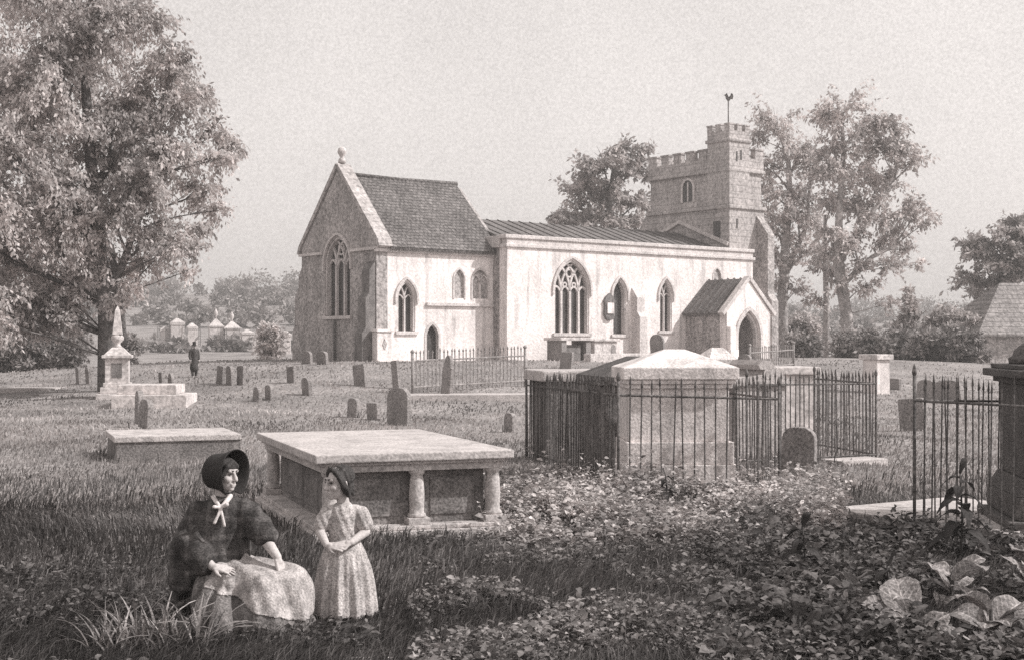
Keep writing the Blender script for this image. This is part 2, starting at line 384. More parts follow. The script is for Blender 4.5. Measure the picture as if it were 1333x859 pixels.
# skirt and apron
s = MB(); s.cap((-.14, .04, .36), (-.02, .0, .36), .2, .19)
s.chain([(-.08, .02, .36), (.39, -.12, .315)], [.17, .145]); s.chain([(-.10, -.07, .34), (.25, -.25, .29)], [.17, .155]); s.chain([(.39, -.12, .30), (.40, -.17, .06)], [.145, .155]); s.chain([(.25, -.25, .28), (.20, -.32, .06)], [.155, .2])
s.chain([(-.1, -.05, .3), (-.02, -.30, .08)], [.2, .19]); s.cap((.3, -.2, .24), (.30, -.24, .06), .18, .2); s.ell((.10, -.16, .04), (.47, .34, .15)); s.cap((-.2, .1, .2), (-.05, .15, .05), .22, .24)
def sk_fold(p):                                   # folds fan out from the lap and deepen towards the hem
    a = math.atan2(p.y+.06, p.x-.04); g_ = sst(.50, .22, p.z)
    return g_*((.026)*math.sin(a*11+1.6*math.sin(a*3+.7)+p.z*3)+.008*math.sin(a*27+p.z*6))+(1-g_)*.011*math.sin(p.x*30+p.y*38+2*math.sin(p.x*9))
skm = remesh(s, .0085, 14, sk_fold); sko = link('skirt', skm, 'skirt', WO)
# apron: the cloth over the lap, cut from the same folds, its hem slanting from the hip to the right foot
bm = bmesh.new(); bm.from_mesh(skm)
hem = lambda x: .335-.40*max(0, x+.10) if x < .42 else .127
out = [f for f in bm.faces if not (f.calc_center_median().x > -.17+.25*max(0, .38-f.calc_center_median().z) and f.calc_center_median().y < .10 and f.calc_center_median().z > max(.10, hem(f.calc_center_median().x))+.012*math.sin(f.calc_center_median().x*22))]
bmesh.ops.delete(bm, geom=out, context='FACES')
for v in bm.verts: v.co += v.normal*.007
apm = bpy.data.meshes.new('apron'); bm.to_mesh(apm); bm.free(); apm.polygons.foreach_set('use_smooth', [True]*len(apm.polygons))
apo = link('apron', apm, 'apron', WO); sd = apo.modifiers.new('s', 'SOLIDIFY'); sd.thickness = .006; sd.offset = -1

# standing child
cx, cy = (450-HX)/F*9.62, 9.62
CH = thing('person', 'standing child in pale short-sleeved frock with clasped hands, looking at the woman', 'person', (cx, cy, terrain(cx, cy)-.0))
Hc = Vector((-.05, -.01, 1.005)); HR = look((-.78, -.62, -.05)); S_ = 1.02
b = MB(); head(b, Hc, HR, S_); b.chain([Hc+Vector((.015, .015, -.05)), (-.02, .02, .86)], [.040, .046])
b.chain([(-.02, .02, .79), (-.02, .02, .62), (-.02, .02, .52)], [.085, .078, .09]); b.cap((-.105, .0, .805), (.07, .03, .805), .046, .046)
b.chain([(.085, .03, .80), (.14, .0, .655), (.055, -.135, .60)], [.042, .036, .024]); hand(b, (.055, -.137, .598), (-.95, -.25, -.12), (-.1, -.6, .75), .8, .35, 1)
b.chain([(-.12, .0, .80), (-.175, -.05, .66), (-.115, -.15, .585)], [.042, .036, .024]); hand(b, (-.113, -.152, .583), (.85, -.25, -.05), (.1, -.75, .6), .8, .3, -1)
for k in (-1, 1): b.chain([(-.02+k*.06, .02, .50), (-.02+k*.065, .0, .28), (-.02+k*.07, .01, .07)], [.065, .048, .032]); b.cap((-.02+k*.07, .01, .05), (-.04+k*.08, -.09, .035), .032, .026)
body = link('body', remesh(b, .0046, 3), 'skin', CH); eyes(Hc, HR, S_, body)
h = MB(); q = lambda *p: Hc+HR @ (Vector(p)*S_)
h.ell(q(0, .036, .045), [v*S_ for v in (.083, .090, .084)], HR); h.ell(q(0, .06, -.03), [v*S_ for v in (.070, .055, .07)], HR)
for k in (-1, 1): h.chain([q(k*.012, -.052, .105), q(k*.060, -.04, .072), q(k*.078, -.012, .01), q(k*.074, .015, -.05), q(k*.06, .04, -.085)], [.018, .02, .024, .024, .018])
h.chain([q(0, .08, -.05), q(.02, .105, -.085)], [.03, .016])
link('hair', remesh(h, .007, 3, lambda p: .004*math.sin(p.x*130+p.z*60)*math.sin(p.y*110)), 'hair', CH)
s = MB(); s.chain([(-.02, .02, .775), (-.02, .02, .66), (-.02, .02, .60)], [.103, .108, .104]); s.cap((-.11, .005, .785), (.075, .03, .785), .062, .062)
s.chain([(.10, .03, .775), (.13, .015, .715)], [.068, .066]); s.chain([(-.13, .0, .775), (-.165, -.02, .71)], [.066, .064])
s.lathe([(.08, .66), (.112, .60), (.15, .52), (.185, .40), (.212, .25), (.232, .10), (.235, .075), (.02, .07)], 30, (-.015, .02, 0))
def fr_fold(p):
    if p.z > .62: return .003*math.sin(p.x*120+p.z*50)
    a = math.atan2(p.y-.02, p.x+.015); return (.013*math.sin(a*11+p.z*3)+.006*math.sin(a*23+1))*sst(.62, .3, p.z)
link('frock', remesh(s, .0085, 3, fr_fold), 'frock', CH)
for k in (-1, 1): link('shoe', remesh(MB().chain([(-.02+k*.07, .03, .035), (-.035+k*.075, -.05, .034), (-.045+k*.08, -.12, .026)], [.038, .038, .030]), .008, 2), 'shoe', CH)
# far walking man
g = ground(253, 491); k = 44*g.y/F/1.78
MA = thing('person', 'distant man in dark coat and hat walking on the grass near the railed monuments', 'person', g, .6); MA.scale = (k, k, k)
b = MB(); R = look((.2, -1, 0)); head(b, (0, 0, 1.62), R); b.cap((0, .02, 1.55), (0, .02, 1.42), .05, .06); b.chain([(0, .02, 1.32), (0, .02, 1.1), (0, .02, .95)], [.15, .14, .15]); b.cap((-.17, .02, 1.4), (.17, .02, 1.4), .07)
for s_ in (-1, 1):
    b.chain([(s_*.2, .02, 1.4), (s_*.25, .03, 1.12), (s_*.23, -.08, .9)], [.058, .046, .034]); hand(b, (s_*.23, -.085, .9), (0, -.3, -1), (s_, 0, 0), 1, .3, s_)
    b.chain([(s_*.09, .02, .92), (s_*.1, -.06*s_, .5), (s_*.1, .04*s_, .08)], [.09, .065, .045]); b.cap((s_*.1, .04*s_, .05), (s_*.12, .04*s_-.14, .04), .045, .035)
body = link('body', remesh(b, .011, 2), 'skin', MA); eyes((0, 0, 1.62), R, 1.0, body)
s = MB(); s.chain([(0, .02, 1.34), (0, .02, 1.08), (0, .03, .75), (0, .04, .5)], [.19, .18, .19, .23]); s.cap((-.17, .02, 1.39), (.17, .02, 1.39), .095)
for s_ in (-1, 1): s.chain([(s_*.2, .02, 1.38), (s_*.255, .03, 1.12), (s_*.235, -.06, .96)], [.08, .068, .055])
link('coat', remesh(s, .02, 3), 'coat', MA)
s = MB()
for s_ in (-1, 1): s.chain([(s_*.09, .02, .9), (s_*.1, -.06*s_, .5), (s_*.1, .04*s_, .1)], [.11, .085, .07])
link('trousers', remesh(s, .02, 2), 'coat', MA)
MB().lathe([(.09, 1.66), (.17, 1.665), (.17, 1.685), (.098, 1.69), (.09, 1.78), (.095, 1.87), (.03, 1.88)], 16, (0, .01, 0)).build('hat', 'bonnet', MA)

# ---------------------------------------------------------------- the church
church = thing('church', 'old limewashed stone parish church with battlemented west tower and tiled chancel', 'church', (CX, CY, CZ), TH)
def south(y0): return lambda a, z, d: Vector((a, y0-d, z))
def east(x0): return lambda a, z, d: Vector((x0-d, a, z))
def arch(c, w, zs, zsp, za, n=9, grow=0.0):       # pointed opening, from lower left round to lower right
    w = w+2*grow; za = za+grow*1.3; zs = zs-grow; h = za-zsp; r = (w*w/4+h*h)/w; xl = c-w/2; xr = c+w/2
    a1 = math.acos(max(-1, min(1, (xl+r-c)/r))); P = [(xl, zs)]
    for i in range(n+1):
        a = a1*i/n; P.append((xl+r-r*math.cos(a), zsp+r*math.sin(a)))
    for i in range(n-1, -1, -1):
        a = a1*i/n; P.append((xr-r+r*math.cos(a), zsp+r*math.sin(a)))
    P.append((xr, zs)); return P
def window(fn, c, w, zs, zsp, za, lights, hood=True, sill=True, parent=church, depth=.28, cross=False, name='window'):
    f = MB(); P = arch(c, w, zs, zsp, za)
    f.strip(arch(c, w, zs, zsp, za, grow=-.03), fn, .10, -depth-.06, -.04)
    if hood:
        H = arch(c, w, zsp-.1, zsp, za, grow=.11); f.strip(H, fn, .11, -.01, .09)
    fo = f.build(name, 'dress', parent)
    g = MB(); g.prism(P, fn, -depth-.03, -depth-.06); g.build('pane', 'glass', fo)
    h = za-zsp; r = (w*w/4+h*h)/w; xl = c-w/2; xr = c+w/2
    if lights > 1:
        t = MB(); bw = min(.13, w*.075)
        step = w/lights
        inside = lambda x, z: z <= zsp or (math.hypot(x-(xl+r), z-zsp) < r-.02 and math.hypot(x-(xr-r), z-zsp) < r-.02)
        for k in range(1, lights):
            m = xl+k*step; t.strip([(m, zs), (m, zsp)], fn, bw, -depth, -depth+.14)
        for k in range(0, lights+1):              # intersecting bars that carry the mullions up into the head
            m = xl+k*step
            for sgn in (1, -1):
                q = []
                for i in range(15):
                    a = 1.25*i/14; x = m+sgn*(r-r*math.cos(a)); z = zsp+r*math.sin(a)
                    if not inside(x, z) and i: break
                    q.append((x, z))
                if len(q) > 1: t.strip(q, fn, bw*.8, -depth-.005*(sgn+1), -depth+.11)
        for k in range(lights):                   # cusped head of each light
            cc = xl+(k+.5)*step; q = arch(cc, step, zsp-.02, zsp-.3*step, zsp+step*.42, 6)[1:-1]
            t.strip(q, fn, bw*.7, -depth-.012, -depth+.09)
        if lights > 2:
            for x, z, rr in ((c, zsp+h*.58, step*.34), (c-step*.52, zsp+h*.2, step*.2), (c+step*.52, zsp+h*.2, step*.2)):
                t.strip([(x+rr*math.cos(2*PI*i/12), z+rr*math.sin(2*PI*i/12)) for i in range(12)], fn, bw*.6, -depth-.016, -depth+.08, closed=True)
        t.build('tracery', 'dress', fo)
    if sill:
        s = MB(); s.prism([(c-w/2-.12, zs-.16), (c+w/2+.12, zs-.16), (c+w/2+.12, zs-.005), (c-w/2-.12, zs-.005)], fn, -depth, .10); s.build('sill', 'dress', fo)
    return P

E0 = east(0); S0 = south(0); SA = south(-1.12)
# chancel east gable
gw = MB(); he = arch(3.5, 2.35, 2.15, 4.55, 5.95)
gw.plate([(0, -1), (7, -1), (7, 5.55), (3.5, 9.15), (0, 5.55)], [he], E0, .6); gw.build('gable_wall', 'rubble_shade', church)  # shade of the east side is put into the darker wall colour
window(E0, 3.5, 2.35, 2.15, 4.55, 5.95, 3, hood=True)
cp = MB()
for sg in (1, -1):
    pts = [(3.5+sg*3.78, 5.28), (3.5+sg*3.62, 5.62), (3.5, 9.42)]
    cp.strip(pts, E0, .2, -.66, .08)
cp.build('gable_coping', 'tower', church)
MB().lathe([(.02, 9.5), (.2, 9.52), (.16, 9.7), (.09, 9.78), (.13, 9.86), (.2, 9.98), (.22, 10.08), (.17, 10.22), (.05, 10.3)], 14, (.25, 3.5, 0)).build('gable_finial', 'dress', church)
for q in ([(-.12, 5.22), (2.2, 5.22)], [(4.8, 5.22), (7.12, 5.22)]): MB().strip(q, E0, .13, -.02, .12).build('string_course', 'dress', church)
MB().tube([(-.1, 3.62, 1.95), (-.1, 3.62, -.6)], .06, 8).build('downpipe', 'iron', church)
# chancel south wall
cw = MB()
h1 = arch(1.65, 1.0, 1.4, 2.9, 3.75); h2 = arch(3.13, .68, -.02, 1.15, 1.72); h3 = arch(4.7, .62, 3.0, 3.9, 4.4); h4 = arch(5.95, .95, 3.0, 3.85, 4.42)
cw.plate([(.6, -1), (7.0, -1), (7.0, 5.2), (.6, 5.2)], [h1, h2, h3, h4], S0, .6)
cw.box(0.005, .6, 0.004, .6, -1, 5.2)
cw.build('chancel_wall', 'render', church)
window(S0, 1.65, 1.0, 1.4, 2.9, 3.75, 2)
dm = MB().strip(arch(3.13, .68, -.02, 1.15, 1.72, grow=.06), S0, .13, -.2, .03).build('door', 'dress', church)
MB().prism(h2, S0, -.22, -.28).build('door_leaf', 'door', dm)
for hh, c, w, zsp, za in ((h3, 4.7, .62, 3.9, 4.4), (h4, 5.95, .95, 3.85, 4.42)):   # two blocked windows
    bw = MB().strip(arch(c, w, 3.0, zsp, za, grow=.03), S0, .09, -.12, .04).build('blocked_window', 'dress', church)
    MB().prism(hh, S0, -.10, -.2).build('infill', 'rubble_shade', bw)
    if w > .8:
        t = MB(); t.strip([(c, 3.0), (c, zsp+.1)], S0, .08, -.12, .0)
        for k in (-1, 1): t.strip(arch(c+k*w/4, w/2, zsp-.1, zsp-.1, zsp+.3, 5)[1:-1], S0, .06, -.11, .0)
        t.build('tracery', 'dress', bw)
MB().strip([(2.75, 2.68), (6.74, 2.68)], S0, .14, -.02, .14).build('string_course', 'dress', church)
MB().strip([(-.12, 5.14), (6.95, 5.14)], S0, .16, -.02, .14).build('eaves_course', 'dress', church)
# low ledge and corner pier with a lozenge
pr = MB(); pr.box(-.25, .55, -.45, -.004, -1, 1.35, ch=.03); pr.box(-.3, .6, -.52, -.006, 1.355, 1.48, ch=.03); po = pr.build('corner_pier', 'render', church)
MB().prism([(.15, .55), (.27, .8), (.15, 1.05), (.03, .8)], south(-.45), -.03, .03).build('lozenge_panel', 'rubble_shade', po)
def buttress(stages, mat='rubble_shade', ax='e', lo=0, hi=.6, base=0.0, name='buttress'):
    # stages: (projection, top height), the top of each weathered back to the next
    m = MB(); z0 = -1; 
    for i, (p, zt) in enumerate(stages):
        q = stages[i+1][0] if i+1 < len(stages) else 0.02
        prof = [(0, z0), (p, z0), (p, zt), (q, zt+(p-q)*1.3), (0, zt+(p-q)*1.3)]
        if ax == 'e': fn = lambda a, z, d: Vector((base-a, d, z))
        elif ax == 's': fn = lambda a, z, d: Vector((d, base-a, z))
        elif ax == 'n': fn = lambda a, z, d: Vector((d, base+a, z))
        m.prism(prof, fn, lo, hi); z0 = zt+(p-q)*1.3-.002
    return m.build(name, mat, church)
buttress([(.75, 1.3), (.55, 2.9), (.35, 4.2)], 'tomb_grey', ax='e', lo=.05, hi=.7, base=-.003)
buttress([(1.0, 1.4), (.75, 3.1), (.35, 4.2)], ax='n', lo=.02, hi=.7, base=7.0)
# chancel north wall and roof
MB().box(.6, 7.0, 6.4, 7.0, -1, 5.2).build('north_wall', 'render', church)
rf = MB()
for sg in (1, -1):
    y0 = 3.5-sg*3.75; fn = lambda a, z, d: Vector((d, a, z))
    rf.prism([(y0, 5.16), (3.5, 8.84), (3.5, 9.0), (y0-sg*.06, 5.30)], fn, .62, 7.0)
ro = rf.build('chancel_roof', 'tiles', church)
MB().tube([(.62, 3.5, 8.98), (3.5, 3.5, 8.93), (7.05, 3.5, 8.98)], .13, 8).build('ridge_tiles', 'tiles', ro)
MB().prism([(-.15, 5.35), (3.5, 8.8), (7.1, 5.35)], east(7.0), -.3, -.01).build('chancel_end_wall', 'rubble_shade', church)

# nave and south aisle: one long wall
big = arch(10.9, 2.3, 1.35, 3.45, 5.02); w2 = arch(14.15, .95, 1.3, 3.25, 4.15); w3 = arch(17.5, .92, 1.5, 3.3, 4.2); w4 = arch(21.45, .6, 3.2, 4.5, 4.95)
aw = MB(); aw.plate([(6.75, -1), (24.35, -1), (24.35, 5.5), (6.75, 5.5)], [big, w2, w3, w4], SA, .6); aw.build('aisle_wall', 'render', church)
window(SA, 10.9, 2.3, 1.35, 3.45, 5.02, 4)
window(SA, 14.15, .95, 1.3, 3.25, 4.15, 1)
window(SA, 17.5, .92, 1.5, 3.3, 4.2, 2)
bw = MB().strip(arch(21.45, .6, 3.2, 4.5, 4.95, grow=.03), SA, .08, -.12, .03).build('blocked_window', 'dress', church)
MB().prism(w4, SA, -.08, -.2).build('infill', 'rubble_shade', bw)
MB().prism([(-.52, -1), (8.2, -1), (8.2, 5.5), (-.52, 5.5)], east(6.755), 0, -.5).build('aisle_end_wall', 'rubble_shade', church)  # east side again, shade put into the colour
MB().box(24.35-.5, 24.34, -.52, 8.2, -1, 5.5).build('nave_west_wall', 'rubble_shade', church)
MB().box(7.3, 23.8, 7.6, 8.2, -1, 5.5).build('nave_north_wall', 'render', church)
pp = MB()
pp.box(6.62, 24.45, -1.24, -.7, 5.502, 5.66, ch=.03); pp.box(6.75, 24.35, -1.13, -.72, 5.662, 5.93); pp.box(6.60, 24.42, -1.22, -.66, 5.932, 6.12, ch=.03)
pp.box(6.60, 7.1, -.655, 1.6, 5.502, 6.08, ch=.03)
pp.build('parapet', 'dress', church)
nr = MB(); fn = lambda a, z, d: Vector((d, a, z))
nr.prism([(-.64, 5.75), (3.5, 7.12), (8.3, 5.55), (8.3, 5.7), (3.5, 7.28), (-.64, 5.9)], fn, 7.1, 23.0)
for k in range(22):
    x = 7.5+k*.72
    nr.prism([(-.62, 5.9), (3.5, 7.28), (3.5, 7.33), (-.62, 5.95)], fn, x, x+.05)
nr.build('nave_roof', 'lead', church)
MB().prism([(-.5, 5.5), (8.2, 5.5), (3.5, 7.1)], east(7.08), 0, -.2).build('nave_gable', 'rubble_shade', church)
buttress([(.62, 2.2), (.42, 3.2)], 'dress', 's', 15.0, 15.55, -1.125)
wm = MB(); f2 = SA       # tablet on the wall beside the second window
wm.prism([(13.0, 2.3), (13.15, 2.05), (13.35, 2.0), (13.55, 2.05), (13.7, 2.3), (13.66, 2.9), (13.74, 2.98), (13.6, 3.2), (13.35, 3.4), (13.1, 3.2), (12.96, 2.98), (13.04, 2.9)], f2, .004, .16)
wo = wm.build('wall_monument', 'tomb_grey', church)
MB().prism([(13.13, 2.35), (13.57, 2.35), (13.57, 2.9), (13.13, 2.9)], f2, .15, .22).build('tablet', 'render', wo)
# porch
PX0, PX1, PY = 19.0, 22.4, -4.12; pc = (PX0+PX1)/2
pd = arch(pc, 1.75, -.6, 1.15, 2.55)
pw = MB(); pw.plate([(PX0, -1), (pc-.875-.001, -1), (pc+.875, -1), (PX1, -1), (PX1, 2.5), (pc, 4.15), (PX0, 2.5)], [pd], south(PY), .5)
pw.prism([(PY+.5, -1), (-1.13, -1), (-1.13, 2.45), (PY+.5, 2.45)], lambda a, z, d: Vector((d, a, z)), PX1-.5, PX1-.003)
porch = pw.build('porch', 'render', church)
MB().prism([(PY+.502, -1), (-1.13, -1), (-1.13, 2.45), (PY+.502, 2.45)], lambda a, z, d: Vector((d, a, z)), PX0+.003, PX0+.5).build('side_wall', 'rubble_shade', porch)  # darker than the porch front: its shade is put into the colour
pm = MB(); pm.strip(arch(pc, 1.75, -.6, 1.15, 2.55, grow=.1), south(PY), .2, -.05, .07); pm.strip(arch(pc, 1.75, -.6, 1.15, 2.55, grow=-.1), south(PY), .16, -.35, -.12)
pm.build('doorway_arch', 'dress', porch)
prf = MB(); fp = lambda a, z, d: Vector((a, d, z))
for sg in (1, -1):
    a0 = pc-sg*1.95
    prf.prism([(a0, 2.30), (pc, 4.12), (pc, 4.27), (a0-sg*.05, 2.42)], fp, PY+.28, -1.13)
    for k in range(6):
        y = PY+.55+k*.46
        prf.prism([(a0, 2.42), (pc, 4.27), (pc, 4.34), (a0-sg*.05, 2.49)], fp, y, y+.08)
prf.build('porch_roof', 'lead', porch)
pcg = MB()
for sg in (1, -1): pcg.strip([(pc-sg*2.05, 2.36), (pc, 4.32)], south(PY), .2, -.27, .09)
pcg.build('porch_coping', 'dress', porch)
MB().box(PX0-.12, PX0+.5, PY-.4, PY-.004, -1, .5, ch=.04).box(PX0-.02, PX0+.42, PY-.28, PY-.005, .5, 1.7, ch=.04).build('porch_pier', 'render', porch)
MB().prism(arch(pc, 1.2, -.4, 1.1, 2.0), south(-1.14), -.01, .05).build('church_door', 'door', porch)

# tower
TX0, TX1, TY0, TY1 = 23.0, 25.9, -.6, 6.0
tb = MB()
tb.box(TX0, TX1, TY0, TY1, -1, 8.5); tb.box(TX0+.12, TX1-.12, TY0+.12, TY1-.12, 8.5, 10.6)
tower = tb.build('tower', 'tower', church)
MB().box(TX0-.12, TX1+.12, TY0-.12, TY1+.12, 8.42, 8.62, ch=.05).build('string_course', 'tower', tower); MB().box(TX0-.06, TX1+.06, TY0-.06, TY1+.06, 10.52, 10.72, ch=.05).build('string_course', 'tower', tower)
tp = MB()
x0, x1, y0, y1 = TX0+.02, TX1-.02, TY0+.02, TY1-.02; t_ = .35
tp.box(x0, x1, y0, y0+t_, 10.7, 11.35); tp.box(x0, x1, y1-t_, y1, 10.7, 11.35); tp.box(x0, x0+t_, y0+t_, y1-t_, 10.7, 11.349); tp.box(x1-t_, x1, y0+t_, y1-t_, 10.7, 11.349)
for k in range(6):
    y = y1-.7-k*1.02
    if y > y0+1.2:
        for xx in (x0, x1-t_): tp.box(xx, xx+t_, y, y+.62, 11.349, 11.85); tp.box(xx-.05, xx+t_+.05, y-.05, y+.67, 11.85, 11.95)
for yy in (y0, y1-t_):
    for x in ((x1-.72,) if yy == y0 else (x0+.01, x0+1.1, x1-.72)): tp.box(x, x+.7, yy, yy+t_, 11.35, 11.86); tp.box(x-.04, x+.72, yy-.05, yy+t_+.05, 11.86, 11.96)
tp.build('battlements', 'tower', tower)
tu = MB(); a0, a1, b0, b1 = TX0-.03, TX0+1.62, TY0-.03, TY0+1.68
tu.box(a0, a1, b0, b1, 8.62, 12.2)
tu.box(a0-.1, a1+.1, b0-.1, b1+.1, 12.2, 12.4, ch=.05)
for (p, q, r, s) in ((a0, a1, b0, b0+.25), (a0, a1, b1-.25, b1), (a0, a0+.25, b0+.25, b1-.25), (a1-.25, a1, b0+.25, b1-.25)): tu.box(p, q, r, s, 12.4, 12.82)
for i in range(3):
    for j in range(3):
        if i == 1 and j == 1: continue
        xx = a0+i*(a1-a0-.36)/2; yy = b0+j*(b1-b0-.36)/2
        tu.box(xx-.01, xx+.37, yy-.01, yy+.37, 12.8, 13.15); tu.box(xx-.04, xx+.40, yy-.04, yy+.40, 13.15, 13.23)
tuo = tu.build('stair_turret', 'tower', church)
for x, z in ((.5, 11.1), (.85, 11.2)): MB().prism([(TX0+x, z), (TX0+x+.13, z), (TX0+x+.13, z+.55), (TX0+x, z+.55)], south(TY0-.03), -.02, .015).build('slit', 'glass', tuo)
MB().prism([(TX0+.55, 7.3), (TX0+.68, 7.3), (TX0+.68, 7.85), (TX0+.55, 7.85)], south(TY0), -.02, .015).build('slit', 'glass', tower)
def belfry(c, w, zs, zsp, za, lights):
    P = arch(c, w, zs, zsp, za, 6); fn = east(TX0+.12)
    o = MB().strip(arch(c, w, zs, zsp, za, 6, grow=.05), fn, .13, -.05, .07).build('window', 'dress', tower)
    MB().prism(P, fn, .005, .02).build('pane', 'glass', o)
    if lights == 2: MB().strip([(c, zs), (c, za-.12)], fn, .1, .0, .05).build('tracery', 'dress', o)
belfry(2.75, .85, 9.05, 9.85, 10.3, 2); belfry(.85, .42, 9.25, 9.85, 10.1, 1)
o = MB().prism([(.1, 6.75), (.62, 6.75), (.62, 7.75), (.1, 7.75)], east(TX0), .005, .03).build('window', 'glass', tower)
MB().strip([(-.55, 6.4), (3.3, 7.9), (7.2, 6.4)], east(TX0), .2, .004, .14).build('roof_weathering', 'dress', tower)
buttress([(1.15, 3.2), (.85, 7.0)], 'rubble_shade', 's', 25.25, 25.8, TY0-.003)
buttress([(1.5, 5.8), (1.2, 7.2)], 'tower', 'n', TX0+.05, TX0+.85, TY1-.003)
# weathercock on the turret
vx, vy = (a0+a1)/2, (b0+b1)/2
vn = MB().tube([(vx, vy, 12.3), (vx, vy, 14.7)], .035, 8).build('weathervane', 'iron', church)
wf = lambda a, z, d: Vector((vx+a*UX*.7, vy-a*.45, 14.7+(z-14.7)*.78)) + Vector((d*.6, d*.79, 0))
MB().prism([(-.05, 14.62), (.08, 14.62), (.2, 14.78), (.34, 14.74), (.4, 14.95), (.34, 15.15), (.22, 15.2), (.16, 15.02), (.02, 14.92), (-.06, 15.08), (-.12, 15.22), (-.22, 15.12), (-.34, 15.06), (-.24, 14.98), (-.2, 14.8)], wf, -.03, .03).build('cock', 'iron', vn)
# ---------------------------------------------------------------- tombs, headstones, railings
EXCL = []                                         # footprints that stay clear of grass: (x, y, hx, hy, angle)
def excl(x, y, hx, hy, a=0): EXCL.append((x, y, hx, hy, a))
HS = 'headstones standing in the churchyard grass'
def headstone(px, base, wpx, hpx, label, shape='round', mat='head', rz=None, lean=0.0, t=.13, group=HS, facing=False):
    g = ground(px, base); Y = g.y
    a = TH if rz is None else rz
    w = wpx*Y/F if facing else max(.28, (wpx*Y/F-abs(math.cos(a))*t)/max(.3, abs(math.sin(a))))
    if facing: a = rz if rz is not None else PI/2
    h = hpx*Y/F*1.0
    pts = {'round': [(-.5, 0), (.5, 0), (.5, .72), (.47, .83), (.38, .92), (.25, .98), (0, 1), (-.25, .98), (-.38, .92), (-.47, .83), (-.5, .72)],
           'shoulder': [(-.5, 0), (.5, 0), (.5, .7), (.38, .72), (.36, .8), (.27, .93), (.12, .99), (0, 1), (-.12, .99), (-.27, .93), (-.36, .8), (-.38, .72), (-.5, .7)],
           'square': [(-.5, 0), (.5, 0), (.5, .96), (.46, 1), (-.46, 1), (-.5, .96)],
           'gothic': [(-.5, 0), (.5, 0), (.5, .6), (.42, .78), (.25, .92), (0, 1), (-.25, .92), (-.42, .78), (-.5, .6)]}[shape]
    o = MB().prism([(p[0]*w, (p[1]*h if p[1] else -.3)) for p in pts], lambda q, z, d: Vector((d, q+lean*z, z)), -t/2, t/2).build('headstone', mat)
    bv = o.modifiers.new('b', 'BEVEL'); bv.width = .018; bv.segments = 2; bv.limit_method = 'ANGLE'
    o.location = g; o.rotation_euler = (random.gauss(0, .05), random.gauss(0, .05), a+random.gauss(0, .06))
    excl(g.x, g.y, t, w/2, a)
    return tag(o, label, 'headstone', group)
H_ = headstone
H_(519, 553, 36, 49, 'large dark round-topped headstone behind the columned table tomb', 'round')
H_(487, 546, 21, 22, 'small squat headstone just left of the large dark round-topped one', 'square')
H_(460, 543, 18, 25, 'small round headstone leftmost of three behind the columned table tomb', 'round')
H_(664, 562, 17, 25, 'small dark round headstone alone beside the long iron railing', 'round')
H_(470, 502, 20, 28, 'leaning dark headstone in front of the chancel corner', 'square', lean=.14)
H_(400, 514, 18, 23, 'dark round headstone in open grass left of the leaning one', 'round')
H_(380, 498, 15, 21, 'square dark headstone in the grass below the east gable', 'square')
H_(335, 522, 15, 19, 'left stone of two small headstones standing close together in open grass', 'gothic')
H_(351, 520, 15, 19, 'right stone of two small headstones standing close together in open grass', 'round', lean=.1)
H_(287, 499, 13, 23, 'leftmost of three dark headstones in a row right of the distant man', 'square')
H_(300, 501, 14, 25, 'middle of three dark headstones in a row right of the distant man', 'round')
H_(314, 501, 14, 25, 'rightmost of three dark headstones in a row right of the distant man', 'square')
H_(211, 502, 10, 18, 'left of two narrow headstones behind the stepped white slab', 'square')
H_(223, 504, 11, 19, 'right of two narrow headstones behind the stepped white slab', 'gothic')
H_(103, 499, 10, 22, 'left of two headstones in the shade left of the pedestal monument', 'round')
H_(116, 499, 11, 22, 'right of two headstones in the shade left of the pedestal monument', 'round')
H_(400, 473, 16, 16, 'left of two rounded headstones at the foot of the east gable', 'round')
H_(420, 474, 17, 17, 'right of two rounded headstones at the foot of the east gable', 'round')
H_(189, 558, 22, 39, 'dark round-topped headstone behind the low grey chest tomb', 'round', t=.16)
H_(181, 552, 13, 44, 'tall narrow headstone peeping out behind the round-topped one', 'round', t=.14)
H_(1040, 613, 44, 58, 'broad dark round-shouldered headstone with pale edge against the right hand railing', 'round', t=.13, rz=TH+.35)
H_(1189, 560, 32, 42, 'square-topped dark headstone seen through the railings at right', 'square', rz=TH+.3)
H_(1166, 507, 13, 15, 'tiny square headstone right of the pale pier tomb', 'square')
H_(1205, 520, 20, 26, 'small round headstone behind the right hand railing, left one of two', 'round')
H_(1236, 524, 28, 30, 'small round headstone behind the right hand railing, right one of two', 'round')
H_(857, 470, 17, 35, 'dark round headstone with pale rim against the aisle wall near the porch', 'round')
H_(801, 466, 14, 26, 'small dark headstone with rounded corners under the narrow aisle window', 'shoulder')
H_(737, 480, 17, 22, 'square dark headstone standing in front of the white wall tomb', 'square', 'head_edge')
H_(969, 486, 18, 25, 'dark round headstone in front of the porch doorway', 'round')
H_(581, 517, 16, 55, 'tall dark headstone standing behind the railings under the chancel door', 'shoulder')
H_(517, 505, 12, 36, 'narrow upright stone at the left end of the chancel railing', 'square', 'head_edge')

def frame(x, y, ang): 
    return lambda v: Vector((x+v[0]*math.cos(ang)-v[1]*math.sin(ang), y+v[0]*math.sin(ang)+v[1]*math.cos(ang), v[2]))
